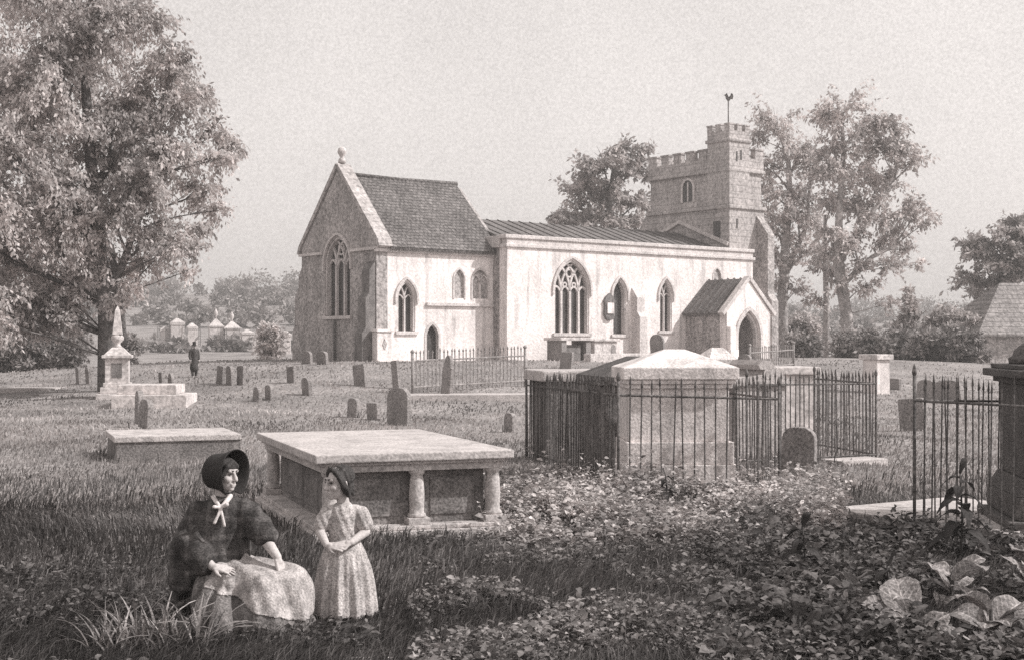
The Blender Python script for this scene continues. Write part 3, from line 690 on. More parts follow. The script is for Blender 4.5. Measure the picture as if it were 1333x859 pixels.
# the big table tomb with columns, front left corner of its top at the origin of a turned frame
A0 = math.radians(20.0); L_, D_ = 2.08, 3.55
T1 = thing('table_tomb', 'large pale table tomb with columns and moulded ledger slab behind the child', 'tomb', (-1.93, 13.2, terrain(-1.2, 14.2)+.03), A0)
zt = .86
m = MB(); m.box(.0, L_, 0, D_, zt-.085, zt, ch=.012); m.box(.05, L_-.05, .05, D_-.05, zt-.12, zt-.086, ch=.01); m.box(.09, L_-.09, .09, D_-.09, zt-.19, zt-.121, ch=.008)
m.build('ledger', 'tomb_top', T1)
m = MB(); m.box(-.02, L_+.02, -.02, D_+.02, -.2, .075, ch=.012); m.box(.04, L_-.04, .04, D_-.04, .076, .12, ch=.01); m.build('plinth', 'tomb', T1)
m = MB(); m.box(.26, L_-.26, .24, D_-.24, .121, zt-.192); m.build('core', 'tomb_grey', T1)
for cx in (.18, L_/2+.04, L_-.18):
    for cy in (.17, D_-.17):
        c = MB(); c.box(cx-.115, cx+.115, cy-.115, cy+.115, .1205, .19, ch=.006); c.build('column_base', 'tomb_top', T1)
        c = MB().lathe([(.09, .19), (.098, .205), (.09, .225), (.074, .235), (.076, .3), (.08, .42), (.072, .56), (.06, .62), (.075, .632), (.085, .65), (.09, zt-.19)], 20, (cx, cy, 0)); c.build('column', 'tomb_top', T1)
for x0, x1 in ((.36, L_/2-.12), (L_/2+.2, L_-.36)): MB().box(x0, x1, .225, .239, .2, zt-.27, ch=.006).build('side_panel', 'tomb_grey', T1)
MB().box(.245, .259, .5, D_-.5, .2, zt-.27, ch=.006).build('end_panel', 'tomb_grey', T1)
c = frame(-1.93, 13.2, A0)((L_/2, D_/2, 0)); excl(c.x, c.y, L_/2+.06, D_/2+.06, A0)
# low grey chest tomb at left
g = ground(150, 602); A1 = math.radians(21)
T2 = thing('chest_tomb', 'low plain grey chest tomb with pale slab top at left of the seated woman', 'tomb', g, A1)
Lc = 2.12; m = MB(); m.box(.02, Lc-.02, .02, 1.9, -.2, .33, ch=.012); m.build('chest', 'tomb_grey', T2)
m = MB(); m.box(-.02, Lc-.02, -.01, 1.95, .332, .43, ch=.015); m.build('slab', 'tomb', T2)
c = frame(g.x, g.y, A1)((Lc/2, .95, 0)); excl(c.x, c.y, Lc/2, 1.0, A1)
# pedestal monument with a tapering obelisk, on steps
g = ground(153, 518); A2 = TH-.45
T3 = thing('pedestal_monument', 'white pedestal monument with slender obelisk under the big tree', 'monument', g, A2)
m = MB(); m.box(-.62, .62, -.62, .62, -.4, .16, ch=.02); m.box(-.5, .5, -.5, .5, .16, .36, ch=.02); m.build('steps', 'tomb_far', T3)
m = MB(); m.box(-.36, .36, -.36, .36, .36, 1.28, ch=.015); m.box(-.42, .42, -.42, .42, .362, .5, ch=.02); dd = m.build('pedestal', 'tomb_far', T3)
MB().box(-.16, .16, -.372, -.355, .66, 1.12).build('inscription_panel', 'tomb_grey', dd); MB().box(-.372, -.355, -.16, .16, .66, 1.12).build('inscription_panel', 'tomb_grey', dd)
m = MB(); m.box(-.46, .46, -.46, .46, 1.28, 1.38, ch=.02); m.hexa([(-.4,-.4,1.38),(.4,-.4,1.38),(.4,.4,1.38),(-.4,.4,1.38)], [(-.16,-.16,1.62),(.16,-.16,1.62),(.16,.16,1.62),(-.16,.16,1.62)]); m.build('cornice', 'tomb_far', T3)
m = MB(); m.lathe([(.17, 1.62), (.1, 1.68), (.09, 1.75), (.19, 1.85), (.2, 1.95), (.13, 2.03)], 14); m.hexa([(-.15,-.15,2.03),(.15,-.15,2.03),(.15,.15,2.03),(-.15,.15,2.03)], [(-.07,-.07,2.8),(.07,-.07,2.8),(.07,.07,2.8),(-.07,.07,2.8)]); m.add([(-.07,-.07,2.8),(.07,-.07,2.8),(.07,.07,2.8),(-.07,.07,2.8),(0,0,2.95)], [(0,1,4),(1,2,4),(2,3,4),(3,0,4)])
m.build('obelisk', 'tomb_far', T3); excl(g.x, g.y, .65, .65, A2)
g = ground(172, 531); T4 = thing('stepped_tomb', 'white two-stepped ledger tomb beside the pedestal monument', 'tomb', g, math.radians(4))
MB().box(-.6, 1.55, 0, 1.9, -.3, .38, ch=.02).build('lower_step', 'tomb_far', T4); MB().box(-.5, 1.2, .35, 1.8, .382, .66, ch=.02).build('upper_step', 'tomb_far', T4)
excl(g.x+.4, g.y+.9, 1.1, 1.0, 0)

# railings
BAR = MB().tube([(0, 0, .02), (0, 0, 1.0)], .0105, 6, False)
BAR.add([(-.022, 0, 1.0), (0, -.022, 1.0), (.022, 0, 1.0), (0, .022, 1.0), (0, 0, 1.085), (0, 0, .985)], [(0,1,4),(1,2,4),(2,3,4),(3,0,4),(1,0,5),(2,1,5),(3,2,5),(0,3,5)])
BARS = {}
def railing(name, label, pts, h, gap, mat='iron', rails=(.12, .86), thick=1.0, post=.02, group='iron railings round graves', post_h=1.1, ztop=None):
    T = thing(name, label, 'railing', gz(pts[0][0], pts[0][1]), 0, group); ox, oy, oz = T.location
    if mat not in BARS: BARS[mat] = BAR.mesh('bar'); BARS[mat].materials.append(M[mat])
    for i in range(len(pts)-1):
        a = Vector(pts[i]); b = Vector(pts[i+1]); n = max(2, round((b-a).length/gap))
        za, zb = terrain(*a)-oz, terrain(*b)-oz
        for r in rails:
            MB().tube([(a.x-ox, a.y-oy, za+h*r), (b.x-ox, b.y-oy, zb+h*r)], .017*thick, 6, False).build('rail', mat, T)
        for k in range(1, n):
            p = a.lerp(b, k/n); o = bpy.data.objects.new('bar', BARS[mat]); COL.objects.link(o); o.parent = T
            o.location = (p.x-ox, p.y-oy, za+(zb-za)*k/n); o.scale = (thick, thick, h*random.uniform(.97, 1.02)); o.rotation_euler = (random.gauss(0, .010), random.gauss(0, .010), .4)
    for p in pts:
        z = terrain(*p)-oz; q = MB().tube([(p[0]-ox, p[1]-oy, z-.2), (p[0]-ox, p[1]-oy, z+h*post_h)], post, 8)
        q.lathe([(post*1.1, 0), (post*1.6, .03), (post*1.2, .07), (.004, .12)], 8, (p[0]-ox, p[1]-oy, z+h*post_h-.01)); q.build('post', mat, T)
    return T
R0 = (1.385, 17.5); RL = (.25, 23.5); RR = (3.56, 17.92)
railing('railing', 'long dark iron railing enclosing the tall pyramid-topped tomb in the middle', [RL, R0, RR, (RR[0]+RL[0]-R0[0], RR[1]+RL[1]-R0[1])], 1.42, .15, rails=(.10, .9), post_h=1.04)
railing('railing', 'iron railing of a second enclosure right of the pyramid-topped tomb behind the broad headstone', [(3.72, 21.3), (6.2, 22.9), (5.6, 24.9)], 1.42, .105, rails=(.08, .93), thick=1.0, post_h=1.03)
railing('railing', 'tall iron railing at the right edge beside the urn-like dark monument', [(5.05, 12.65), (4.14, 13.83), (5.75, 14.75)], 1.5, .12, rails=(.08, .9), post_h=1.08, post=.017, thick=.8)
ga, gb, gc = ground(537, 512), ground(683, 498), ground(566, 489)
railing('railing', 'weathered grey railing in front of the chancel wall', [(ga.x, ga.y), (gb.x+.0, gb.y-1.5)], 1.32, .15, 'iron_pale', rails=(.15, .80), thick=1.8, post=.05, post_h=1.0)
ga = ground(976, 484); gb = ground(1033, 478)
railing('railing', 'pale picket railing before the porch doorway', [(ga.x, ga.y), (gb.x, gb.y)], 1.0, .22, 'iron_pale', rails=(.15, .8), thick=1.8, post=.05)

# the pyramid-topped tomb inside the long railing
AR = math.atan2(RL[1]-R0[1], RL[0]-R0[0])-PI/2
T5 = thing('pyramid_tomb', 'tall pale square tomb with low pyramid lid inside the long railing', 'tomb', (1.56, 17.98, terrain(1.6, 18)), math.radians(3))
W5, D5 = 1.36, 1.15
m = MB(); m.box(-.06, W5+.1, -.06, D5, -.2, .32, ch=.015); m.box(-.03, W5+.06, -.03, D5-.03, .321, .62, ch=.012); m.build('plinth', 'tomb_bright', T5)
m = MB(); m.box(.02, W5, .02, D5-.06, .621, 1.34, ch=.01); m.build('die', 'tomb_bright', T5)
m = MB(); m.box(-.02, W5+.04, -.02, D5, 1.341, 1.40, ch=.012); m.box(-.05, W5+.08, -.05, D5+.03, 1.401, 1.46, ch=.012); m.box(-.08, W5+.12, -.08, D5+.06, 1.461, 1.62, ch=.012)
x0, x1, y0, y1 = -.07, W5+.11, -.07, D5+.05; m.hexa([(x0,y0,1.621),(x1,y0,1.621),(x1,y1,1.621),(x0,y1,1.621)], [(.58,.48,1.86),(.84,.48,1.86),(.84,.62,1.86),(.58,.62,1.86)])
m.build('lid', 'tomb_bright', T5)
c = frame(1.56, 17.98, .05)((W5/2, D5/2, 0)); excl(c.x, c.y, W5/2, D5/2, AR)
T6 = thing('chest_tomb', 'dark chest tomb with pale slab behind the long railing, left of the pyramid tomb', 'tomb', (.62, 22.0, terrain(.6, 22)), AR)
MB().box(0, 1.0, 0, 1.4, -.2, 1.4, ch=.02).build('chest', 'tomb_grey', T6); MB().box(-.14, 1.1, -.08, 1.5, 1.402, 1.58, ch=.03).build('slab', 'tomb', T6)
excl(1.2, 22.6, .6, .8, AR)
T7 = thing('chest_tomb', 'added dark hipped tomb standing in for the shaded slope of the pyramid lid', 'tomb', (1.43, 19.35, terrain(1.5, 19.5)), AR)
MB().box(-.1, 1.3, 0, 1.5, -.2, 1.36, ch=.02).build('chest', 'tomb_grey', T7)  # body of the added tomb, there only to carry the dark lid
m = MB(); m.box(-.16, 1.36, -.06, 1.56, 1.362, 1.5, ch=.02); m.hexa([(-.15,-.05,1.501),(1.35,-.05,1.501),(1.35,1.55,1.501),(-.15,1.55,1.501)], [(.5,.5,1.78),(.7,.5,1.78),(.7,1.0,1.78),(.5,1.0,1.78)]); m.build('lid', 'tomb_dark', T7)  # added tomb; dark lid imitates the shaded left slope of the pyramid lid
# scroll-ended coped stone and block inside the second enclosure
T8 = thing('coped_tomb', 'white coped tomb with a scrolled end between the two railed enclosures', 'tomb', (3.75, 22.6, terrain(4, 22.8)), .35)
MB().box(0, 1.0, 0, .9, -.2, 1.22, ch=.03).build('chest', 'tomb', T8)
m = MB(); f8 = lambda a, z, d: Vector((a, d, z))
m.prism([(-.4,1.225),(1.1,1.225),(1.1,1.33),(.95,1.36),(.8,1.5),(.66,1.64),(.5,1.66),(.42,1.58),(.46,1.5),(.55,1.5),(.52,1.42),(.3,1.38),(-.4,1.34)], f8, -.05, .95); m.build('scrolled_lid', 'tomb_top', T8)
T9 = thing('block_tomb', 'white block tomb with flat slab behind the second railed enclosure', 'tomb', (6.0, 30.5, terrain(6, 30.5)), .2)
MB().box(0, .95, 0, 1.2, -.2, 1.24, ch=.03).build('chest', 'tomb_far', T9); MB().box(-.08, 1.05, -.08, 1.3, 1.242, 1.42, ch=.03).build('slab', 'tomb_far', T9)
g = ground(1140, 512)
T10 = thing('pier_tomb', 'pale pier-like tomb with overhanging slab at the end of the second railing', 'tomb', g, .55)
k = g.y/F; MB().box(-.15, .5, -.2, .5, -.2, 44*k, ch=.03).build('chest', 'tomb_bright', T10); MB().box(-.25, .6, -.3, .6, 44*k+.002, 51*k, ch=.03).build('slab', 'tomb_far', T10)
# stone slab under the right hand railing
AS = math.atan2(-2.3, 1.43)
T11 = MB().box(0, 2.75, 0, 2.1, -.2, .16, ch=.02).build('ledger_slab', 'tomb_top'); T11.location = (3.47, 14.9, terrain(3.5, 14.5)-.03); T11.rotation_euler = (0, 0, AS)
tag(T11, 'broad pale flat slab lying in the weeds under the right hand railing', 'slab'); c = frame(3.47, 14.9, AS)((1.37, 1.05, 0)); excl(c.x, c.y, 1.37, 1.05, AS)
# dark domed monument at the right edge
T12 = thing('domed_monument', 'dark domed pedestal monument cut by the right edge', 'monument', (5.72, 13.75, terrain(5.7, 13.7)), math.radians(-8))
m = MB(); m.box(-.78, .78, -.78, .78, -.2, .26, ch=.02); m.box(-.70, .70, -.70, .70, .26, .5, ch=.04); m.hexa([(-.68,-.68,.5),(.68,-.68,.5),(.68,.68,.5),(-.68,.68,.5)], [(-.6,-.6,.66),(.6,-.6,.66),(.6,.6,.66),(-.6,.6,.66)]); m.build('plinth', 'tomb_dark', T12)
m = MB(); m.box(-.58, .58, -.58, .58, .66, 1.6, ch=.015); m.build('die', 'tomb_dark', T12)
m = MB(); m.box(-.64, .64, -.64, .64, 1.6, 1.66, ch=.012); m.box(-.73, .73, -.73, .73, 1.661, 1.74, ch=.015); m.box(-.66, .66, -.66, .66, 1.741, 1.79, ch=.012); m.build('cornice', 'tomb_dark', T12)
m = MB().lathe([(.6, 1.79), (.61, 1.85), (.57, 1.87), (.55, 1.93), (.47, 2.0), (.33, 2.05), (.15, 2.08), (.02, 2.085)], 24); m.build('dome', 'tomb_dark', T12)
excl(5.72, 13.75, .8, .8, 0)
# tombs against the aisle wall
def church_pt(s, w): return (CX+s*UX-w*UY, CY+s*UY+w*UX)
x, y = church_pt(8.3, -3.4); T13 = thing('table_tomb', 'weathered table tomb on slab legs against the aisle wall left of the big window', 'tomb', (x, y, terrain(x, y)), TH)
MB().box(-.15, 2.0, -.1, 1.2, .95, 1.1, ch=.03).build('slab', 'tomb_far', T13)
for a in (0, 1.55): MB().box(a, a+.3, 0, 1.1, -.2, .948).build('leg', 'head', T13)
MB().box(.45, 1.4, .2, .9, -.2, .75, ch=.03).build('core', 'tomb_grey', T13)
x, y = church_pt(10.75, -3.0); T14 = thing('chest_tomb', 'white chest tomb directly under the big aisle window', 'tomb', (x, y, terrain(x, y)), TH)
MB().box(0, 1.5, 0, 1.0, -.2, .9, ch=.03).build('chest', 'tomb_far', T14); MB().box(-.12, 1.62, -.12, 1.1, .902, 1.03, ch=.03).build('slab', 'tomb_far', T14)
MB().prism(arch(1.25, .3, .2, .55, .75, 5), lambda a, z, d: Vector((a, -d, z)), .0, .02).build('niche', 'head', T14)
x, y = church_pt(8.2, -5.6); o = MB().box(0, 4.6, 0, .5, -.3, .38, ch=.04).build('low_wall', 'tomb_far'); o.location = (x, y, terrain(x, y)); o.rotation_euler = (0, 0, TH)
tag(o, 'low pale kerb wall running in front of the tombs by the aisle', 'wall')
x, y = church_pt(17.2, -5.0); T15 = MB().hexa([(-1.3,-.8,-.2),(1.3,-.8,-.2),(1.3,.8,-.2),(-1.3,.8,-.2)], [(-.3,-.05,.62),(.5,-.05,.62),(.5,.05,.62),(-.3,.05,.62)]).build('coped_stone', 'tomb_far'); T15.location = (x, y, terrain(x, y)); T15.rotation_euler = (0, 0, TH)
tag(T15, 'low white coped gravestone in front of the porch side wall', 'gravestone')
# far monuments at left
def far_mon(px, base, wpx, hpx, label, top, rail=True):
    g = ground(px, base); k = g.y/F; w = wpx*k; h = hpx*k
    T = thing('railed_monument', label, 'monument', g, .3, 'pale railed monuments in the far corner')
    MB().box(-w/2, w/2, -w/2, w/2, -.3, h*.78, ch=.05).build('die', 'tomb_far', T)
    if top == 'urn': m = MB(); m.box(-w*.56, w*.56, -w*.56, w*.56, h*.78, h*.84, ch=.04); m.hexa([(-w*.5,-w*.5,h*.84),(w*.5,-w*.5,h*.84),(w*.5,w*.5,h*.84),(-w*.5,w*.5,h*.84)], [(-.12,-.12,h*1.08),(.12,-.12,h*1.08),(.12,.12,h*1.08),(-.12,.12,h*1.08)]); m.lathe([(.1, h*1.08), (.09, h*1.14), (.24, h*1.22), (.26, h*1.3), (.12, h*1.38), (.03, h*1.44)], 12); m.build('urn_lid', 'tomb_far', T)
    else: m = MB(); m.box(-w*.55, w*.55, -w*.55, w*.55, h*.78, h*.9, ch=.04); m.hexa([(-w*.5,-w*.5,h*.9),(w*.5,-w*.5,h*.9),(w*.5,w*.5,h*.9),(-w*.5,w*.5,h*.9)], [(-.2,-.2,h*1.05),(.1,-.2,h*1.05),(.1,.2,h*1.05),(-.2,.2,h*1.05)]); m.build('lid', 'tomb_far', T)
    return T
far_mon(231, 450, 17, 34, 'pale square monument leftmost of those behind the distant man', 'flat')
far_mon(281, 455, 18, 37, 'pale urn-topped monument just right of the distant man', 'urn')
far_mon(302, 455, 20, 34, 'pale urn-topped monument with a thin finial, right of its twin', 'urn')
far_mon(215, 450, 12, 24, 'small pale tomb at the extreme left of the far monuments', 'flat')
far_mon(250, 452, 13, 30, 'pale square monument between the flat-topped one and the urn-topped pair', 'flat')
far_mon(322, 456, 15, 26, 'pale flat-topped monument right of the urn-topped pair', 'flat')
far_mon(372, 460, 12, 28, 'pale narrow monument touching the gable buttress', 'flat')
g = ground(350, 462); k = g.y/F
T = thing('chest_tomb', 'white chest tomb with two small arched tablets near the gable buttress', 'tomb', g, .2)
MB().box(-19*k, 21*k, 0, 22*k, -.3, 18*k, ch=.04).build('chest', 'tomb_far', T)
for a in (-9, 8):
    o = MB().prism([(p[0]*k, p[1]*k) for p in arch(a, 14, 18, 25, 31, 6)], lambda q, z, d: Vector((q, d, z)), 3*k, 8*k).build('tablet', 'tomb_far', T)
    MB().prism([(p[0]*k, p[1]*k) for p in arch(a, 6, 20, 25, 28, 5)], lambda q, z, d: Vector((q, d, z)), 2.7*k, 3.2*k).build('niche', 'head', o)
for px0, px1, base, lab in ((207, 222, 450, 'short dark railing at the far left of the railed monuments'), (243, 262, 450, 'dark railing between the square monument and the urn-topped pair'), (311, 328, 455, 'pale railing right of the urn-topped pair'), (289, 296, 456, 'narrow dark railing between the urn-topped pair')):
    a, b = ground(px0, base), ground(px1, base)
    railing('railing', lab, [(a.x, a.y-.6), (b.x, b.y-.6)], 25*a.y/F, .24, 'iron_pale' if 'pale' in lab.split()[0] else 'iron', thick=2.0, post=.05, group='railings in the far corner')
# flat stones peeping out of the grass
def flat_stone(px, py, w, d, label, rz=.3, h=.08):
    g = ground(px, py); o = MB().box(-w/2, w/2, -d/2, d/2, -.2, h, ch=.015).build('flat_stone', 'tomb_top'); o.location = g; o.rotation_euler = (0, 0, rz); excl(g.x, g.y, w/2, d/2, rz)
    return tag(o, label, 'stone')
flat_stone(1112, 603, 1.0, .5, 'small flat stone at the right foot of the second railing', .5)
flat_stone(480, 862, .30, .14, 'worn flat stone at the bottom edge below the child', 0, .02)
flat_stone(23, 508, 3.0, 1.6, 'pale flat stone in the shade at the left edge', .1, .1)
flat_stone(640, 519, 5.2, 1.2, 'long pale kerb stone in front of the chancel railing', .15, .16)
# ---------------------------------------------------------------- ground, grass, weeds
def sstn(a, b, x):
    t = np.clip((x-a)/(b-a), 0, 1); return t*t*(3-2*t)
def tnp(x, y):
    dx, dy = x-CX, y-CY; s = dx*UX+dy*UY; w = -dx*UY+dy*UX
    a = np.maximum(np.maximum(-1-s, 0), s-27); b = np.maximum(np.maximum(-4-w, 0), w-8)
    z = CZ*(1-sstn(0, 24, np.hypot(a, b)))
    z = z+0.03*np.sin(x*.9+1)*np.cos(y*.7)+.02*np.sin(x*2.1+y*1.3)
    d = np.hypot((x+2.02)/.5, (y-9.45)/.42); z = z+.22*(1-sstn(0, 1.2, d))
    side = 1-.62*sstn(-20, 120, x)
    return z+(17*sstn(130, 420, y)+30*sstn(420, 1200, y))*side+2.0*np.sin(x*.011+.6)*sstn(250, 450, y)
nr_, na_ = 230, 360
rr = np.concatenate([[0.0], 1.0*1.032**np.arange(nr_)]); rr = rr[rr < 520]; k = len(rr)
ang = np.arange(na_)*2*PI/na_
gx = rr[:, None]*np.cos(ang)[None]; gy = rr[:, None]*np.sin(ang)[None]
V = np.stack([gx, gy, tnp(gx, gy)], -1).reshape(-1, 3)
i, j = np.meshgrid(np.arange(k-1), np.arange(na_), indexing='ij'); j2 = (j+1) % na_
structure(np_mesh('ground', V, np.stack([i*na_+j, (i+1)*na_+j, (i+1)*na_+j2, i*na_+j2], -1).reshape(-1, 4), 'soil', smooth=True))

def clear(x, y, grow=0.03):
    ok = np.ones(len(x), bool)
    for (ex, ey, hx, hy, a) in EXCL:
        dx, dy = x-ex, y-ey; u = dx*math.cos(a)+dy*math.sin(a); v = -dx*math.sin(a)+dy*math.cos(a)
        ok &= ~((np.abs(u) < hx+grow) & (np.abs(v) < hy+grow))
    dx, dy = x-CX, y-CY; s = dx*UX+dy*UY; w = -dx*UY+dy*UX
    ok &= ~((s > -.2) & (s < 26) & (w > -1.2) & (w < 8)); ok &= ~((s > 18.9) & (s < 22.5) & (w > -4.2) & (w < 0))
    return ok
def scatter(n, y0, y1, half=.66):
    Y = 1/(1/y1+rng.random(n)*(1/y0-1/y1)); X = (rng.random(n)*2-1)*half*Y; return X, Y
def vnoise(x, y, f, seed):                        # cheap smooth noise from a few waves
    r = np.random.default_rng(seed); z = np.zeros_like(x)
    for _ in range(7):
        a = r.random()*2*PI; q = f*(.6+r.random()*1.2); z += np.sin((x*math.cos(a)+y*math.sin(a))*q+r.random()*6.3)
    return z/7
def blades(X, Y, h, w, lean, bend=None):
    n = len(X); B = np.stack([X, Y, tnp(X, Y)-.01], -1); a = rng.random(n)*2*PI if bend is None else bend
    D = np.stack([np.cos(a), np.sin(a), np.zeros(n)], -1); p = a+PI/2+rng.normal(0, .6, n); S = np.stack([np.cos(p), np.sin(p), np.zeros(n)], -1)*w[:, None]/2
    up = np.array([0, 0, 1.0])
    m = B+up*(h*.6)[:, None]+D*(h*lean*.3)[:, None]; t = B+up*(h*(1-.35*lean))[:, None]+D*(h*lean*.95)[:, None]
    V = np.stack([B-S, B+S, m-S*.8, m+S*.8, t], 1).reshape(-1, 3); o = np.arange(n)[:, None]*5
    return V, np.concatenate([o+[0, 1, 3], o+[0, 3, 2], o+[2, 3, 4]], 0)
def grass(name, label, n, y0, y1, h0, h1, wk, mat, keep=None):
    X, Y = scatter(n, y0, y1); ok = clear(X, Y)
    if keep is not None: ok &= keep(X, Y)
    X, Y = X[ok], Y[ok]; k = len(X)
    h = (h0+(h1-h0)*rng.random(k))*(.75+.5*np.clip(vnoise(X, Y, 1.6, 3)+.5, 0, 1.2)); w = np.maximum(.008, wk*Y)*(.7+.6*rng.random(k))
    bend = vnoise(X, Y, .7, 5)*4+rng.normal(0, .8, k)
    V, Fc = blades(X, Y, h, w, .35+.6*rng.random(k), bend)
    return stuff(np_mesh(name, V, Fc, mat), label, 'grass')
grass('lawn_grass', 'short pale grass covering the churchyard between the headstones', 155000, 15, 72, .05, .12, .00085, 'lawn')
grass('shade_toned_rank_grass', 'rank grass around the two figures, its colour darkened for the foreground shade', 270000, 6.0, 21, .06, .22, .0009, 'rank', lambda x, y: rng.random(len(x)) < 1-sstn(15, 21, y))  # dark tone carries the foreground shade
grass('shade_toned_rank_grass', 'taller tufts of grass round the foot of the tombs and railings', 13000, 12, 40, .14, .32, .0010, 'rank', lambda x, y: ~clear(x, y, .22))

def leaf_mesh(P, D, Nn, ln, wd, fold=.25):        # ovate folded leaves at P, pointing along D, facing Nn
    D = D/np.linalg.norm(D, axis=1)[:, None]; S = np.cross(D, Nn); S /= np.linalg.norm(S, axis=1)[:, None]+1e-9; U = np.cross(S, D)
    l = ln[:, None]; w = wd[:, None]
    V = np.stack([P, P+D*l*.25-S*w*.42+U*w*fold*.8, P+D*l*.25+S*w*.42+U*w*fold*.8, P+D*l*.62-S*w*.45+U*w*fold*.7-U*l*.06, P+D*l*.5, P+D*l*.62+S*w*.45+U*w*fold*.7-U*l*.06, P+D*l*.97-U*l*.24], 1).reshape(-1, 3)
    o = np.arange(len(P))[:, None]*7
    return V, np.concatenate([o+q for q in ([0, 4, 1], [0, 2, 4], [1, 4, 3], [2, 5, 4], [3, 4, 6], [4, 5, 6])], 0)
def weeds(name, label, X, Y, hmax, leaf, mat, per=7, clump=.0):
    ok = clear(X, Y); q = vnoise(X, Y, 2.6, len(X)); ok &= q > -clump; X, Y, q = X[ok], Y[ok], q[ok]; n = len(X); Z = tnp(X, Y)
    H = hmax*(.3+.7*rng.random(n)**1.5)*np.clip(.55+1.6*(q+.15), .35, 1.5); big = .6+.8*rng.random(n)
    P = []; D = []; L = []; a0 = rng.random(n)*2*PI; lx, ly = rng.normal(0, .25, n)*H, rng.normal(0, .25, n)*H
    for q in range(per):
        a = a0+q*2.4+rng.normal(0, .4, n); t = (q+.3)/per; ll = leaf*big*(.7+.5*rng.random(n))*(1.15-.65*t)
        P.append(np.stack([X+lx*t, Y+ly*t, Z+H*t], -1)); D.append(np.stack([np.cos(a), np.sin(a), .1+.7*rng.random(n)*(.3+t)], -1)); L.append(ll)
    P = np.concatenate(P); D = np.concatenate(D); L = np.concatenate(L)
    N_ = np.array([0, 0, 1.0])+rng.normal(0, .45, P.shape); V, Fc = leaf_mesh(P, D, N_, L, L*(.42+.3*rng.random(len(L))))
    B0 = np.stack([X, Y, Z-.02], -1); B1 = np.stack([X+lx, Y+ly, Z+H], -1); ex = np.array([.004, 0, 0]); SV = np.stack([B0-ex, B0+ex, B1], 1).reshape(-1, 3); Fc = np.concatenate([Fc, len(V)+np.arange(len(SV)).reshape(-1, 3)]); V = np.concatenate([V, SV])
    return stuff(np_mesh(name, V, Fc, mat), label, 'weeds')
def region(n, px0, px1, py0, py1, f=None):
    px = rng.uniform(px0, px1, n); py = rng.uniform(py0, py1, n)
    if f is not None: ok = f(px, py); px, py = px[ok], py[ok]
    Y = F*EYE/(py-HY); return (px-HX)/F*Y, Y
for bx_, by_, br_ in ((1290, 838, .24), (1185, 850, .24), (1240, 790, .22), (1345, 770, .24), (1110, 800, .16), (1040, 840, .16), (1250, 735, .12), (1045, 775, .10), (1155, 800, .1)):
    g = ground(bx_, by_); excl(g.x, g.y, br_, br_)
X, Y = region(5200, 640, 1100, 612, 715, lambda x, y: rng.random(len(x)) < np.clip(1-np.abs((y-668)/54)**3-.5*np.clip((680-x)/40, 0, 1), .05, 1))
weeds('nettle_patch', 'pale leafy weeds growing along the foot of the long railing', X, Y, .42, .105, 'weed', 9, .12)
X, Y = region(6500, 540, 1150, 690, 900, lambda x, y: rng.random(len(x)) < .75)
weeds('low_weeds', 'mid grey low weeds in the centre foreground grass', X, Y, .20, .085, 'weed_mid', 8, .06)
X, Y = region(5200, 880, 1480, 690, 900, lambda x, y: rng.random(len(x)) < np.clip((x-880)/180, 0, 1))
weeds('dark_weeds', 'dark broad-leaved weeds filling the lower right corner', X, Y, .34, .12, 'weed_dark', 9, .12)
X, Y = region(3600, -150, 480, 745, 900, lambda x, y: rng.random(len(x)) < .6)
weeds('dark_weeds', 'dark low weeds in the lower left foreground', X, Y, .16, .085, 'weed_dark', 7, .04)

def big_leaf(mat, ln, wd, droop, ripple, seed, name='leaf', parent=None, up=.5):
    r = random.Random(seed); na, nb = 16, 11; V = []; Fc = []
    for a in range(na+1):
        t = a/na; w = wd*math.sin(PI*min(1, t*.93+.07))**.75*(1-.35*t)
        for b in range(nb):
            s = (b/(nb-1)-.5)*2
            x = ln*(t-.0); z = ln*(up*t-droop*t*t)+abs(s)**1.6*w*.14-s*s*t*w*.10+ripple*.6*math.sin(t*17+s*2.2+seed)*abs(s)*1.3+ripple*.5*math.sin(s*9+seed)
            V.append((x*(1-.25*up*up*t), s*w*.5, z))
    for a in range(na):
        for b in range(nb-1): o = a*nb+b; Fc.append((o, o+nb, o+nb+1, o+1))
    o = MB().add(V, Fc, True).build(name, mat, parent); return o
def rosette(name, label, px, py, n, ln, wd, droop, ripple, mat, up=.95, group=None, stalk=.26, seed=1):
    r = random.Random(seed); g = ground(px, py); T = thing(name, label, 'plant', g, r.random()*6, group)
    for k in range(n):
        s = r.uniform(.7, 1.1); l = big_leaf(mat, ln*s, wd*s, droop*r.uniform(.8, 1.2), ripple*s, seed*31+k, 'leaf', T, up*r.uniform(.7, 1.25))
        a = 2*PI*k/n*1.0+r.uniform(-.4, .4); h = r.uniform(.02, stalk); l.location = (math.cos(a)*.03, math.sin(a)*.03, h); l.rotation_euler = (r.uniform(-.35, .35), 0, a)
    MB().tube([(0, 0, -.05), (0, 0, stalk)], [.02, .012], 6).build('stem', 'stem', T); return T
G_ = 'burdock plants in the lower right corner'
rosette('burdock', 'rightmost big pale-leaved burdock plant at the lower right corner', 1290, 838, 9, .46, .32, .75, .008, 'burdock', seed=4, group=G_)
rosette('burdock', 'burdock with a large pale leaf at the bottom edge, left of the rightmost one', 1185, 850, 8, .44, .30, .7, .008, 'burdock', seed=5, group=G_)
rosette('burdock', 'burdock with curled leaves above and between the two front ones', 1240, 790, 8, .40, .25, .75, .008, 'burdock', seed=9, group=G_)
rosette('burdock', 'dark-leaved burdock left of the pale burdock plants', 1110, 800, 8, .28, .16, .7, .008, 'weed_dark', seed=12, group=G_)
rosette('burdock', 'dark burdock spreading below the small upright weed in the right foreground', 1040, 840, 8, .30, .17, .7, .008, 'weed_dark', seed=15, group=G_)
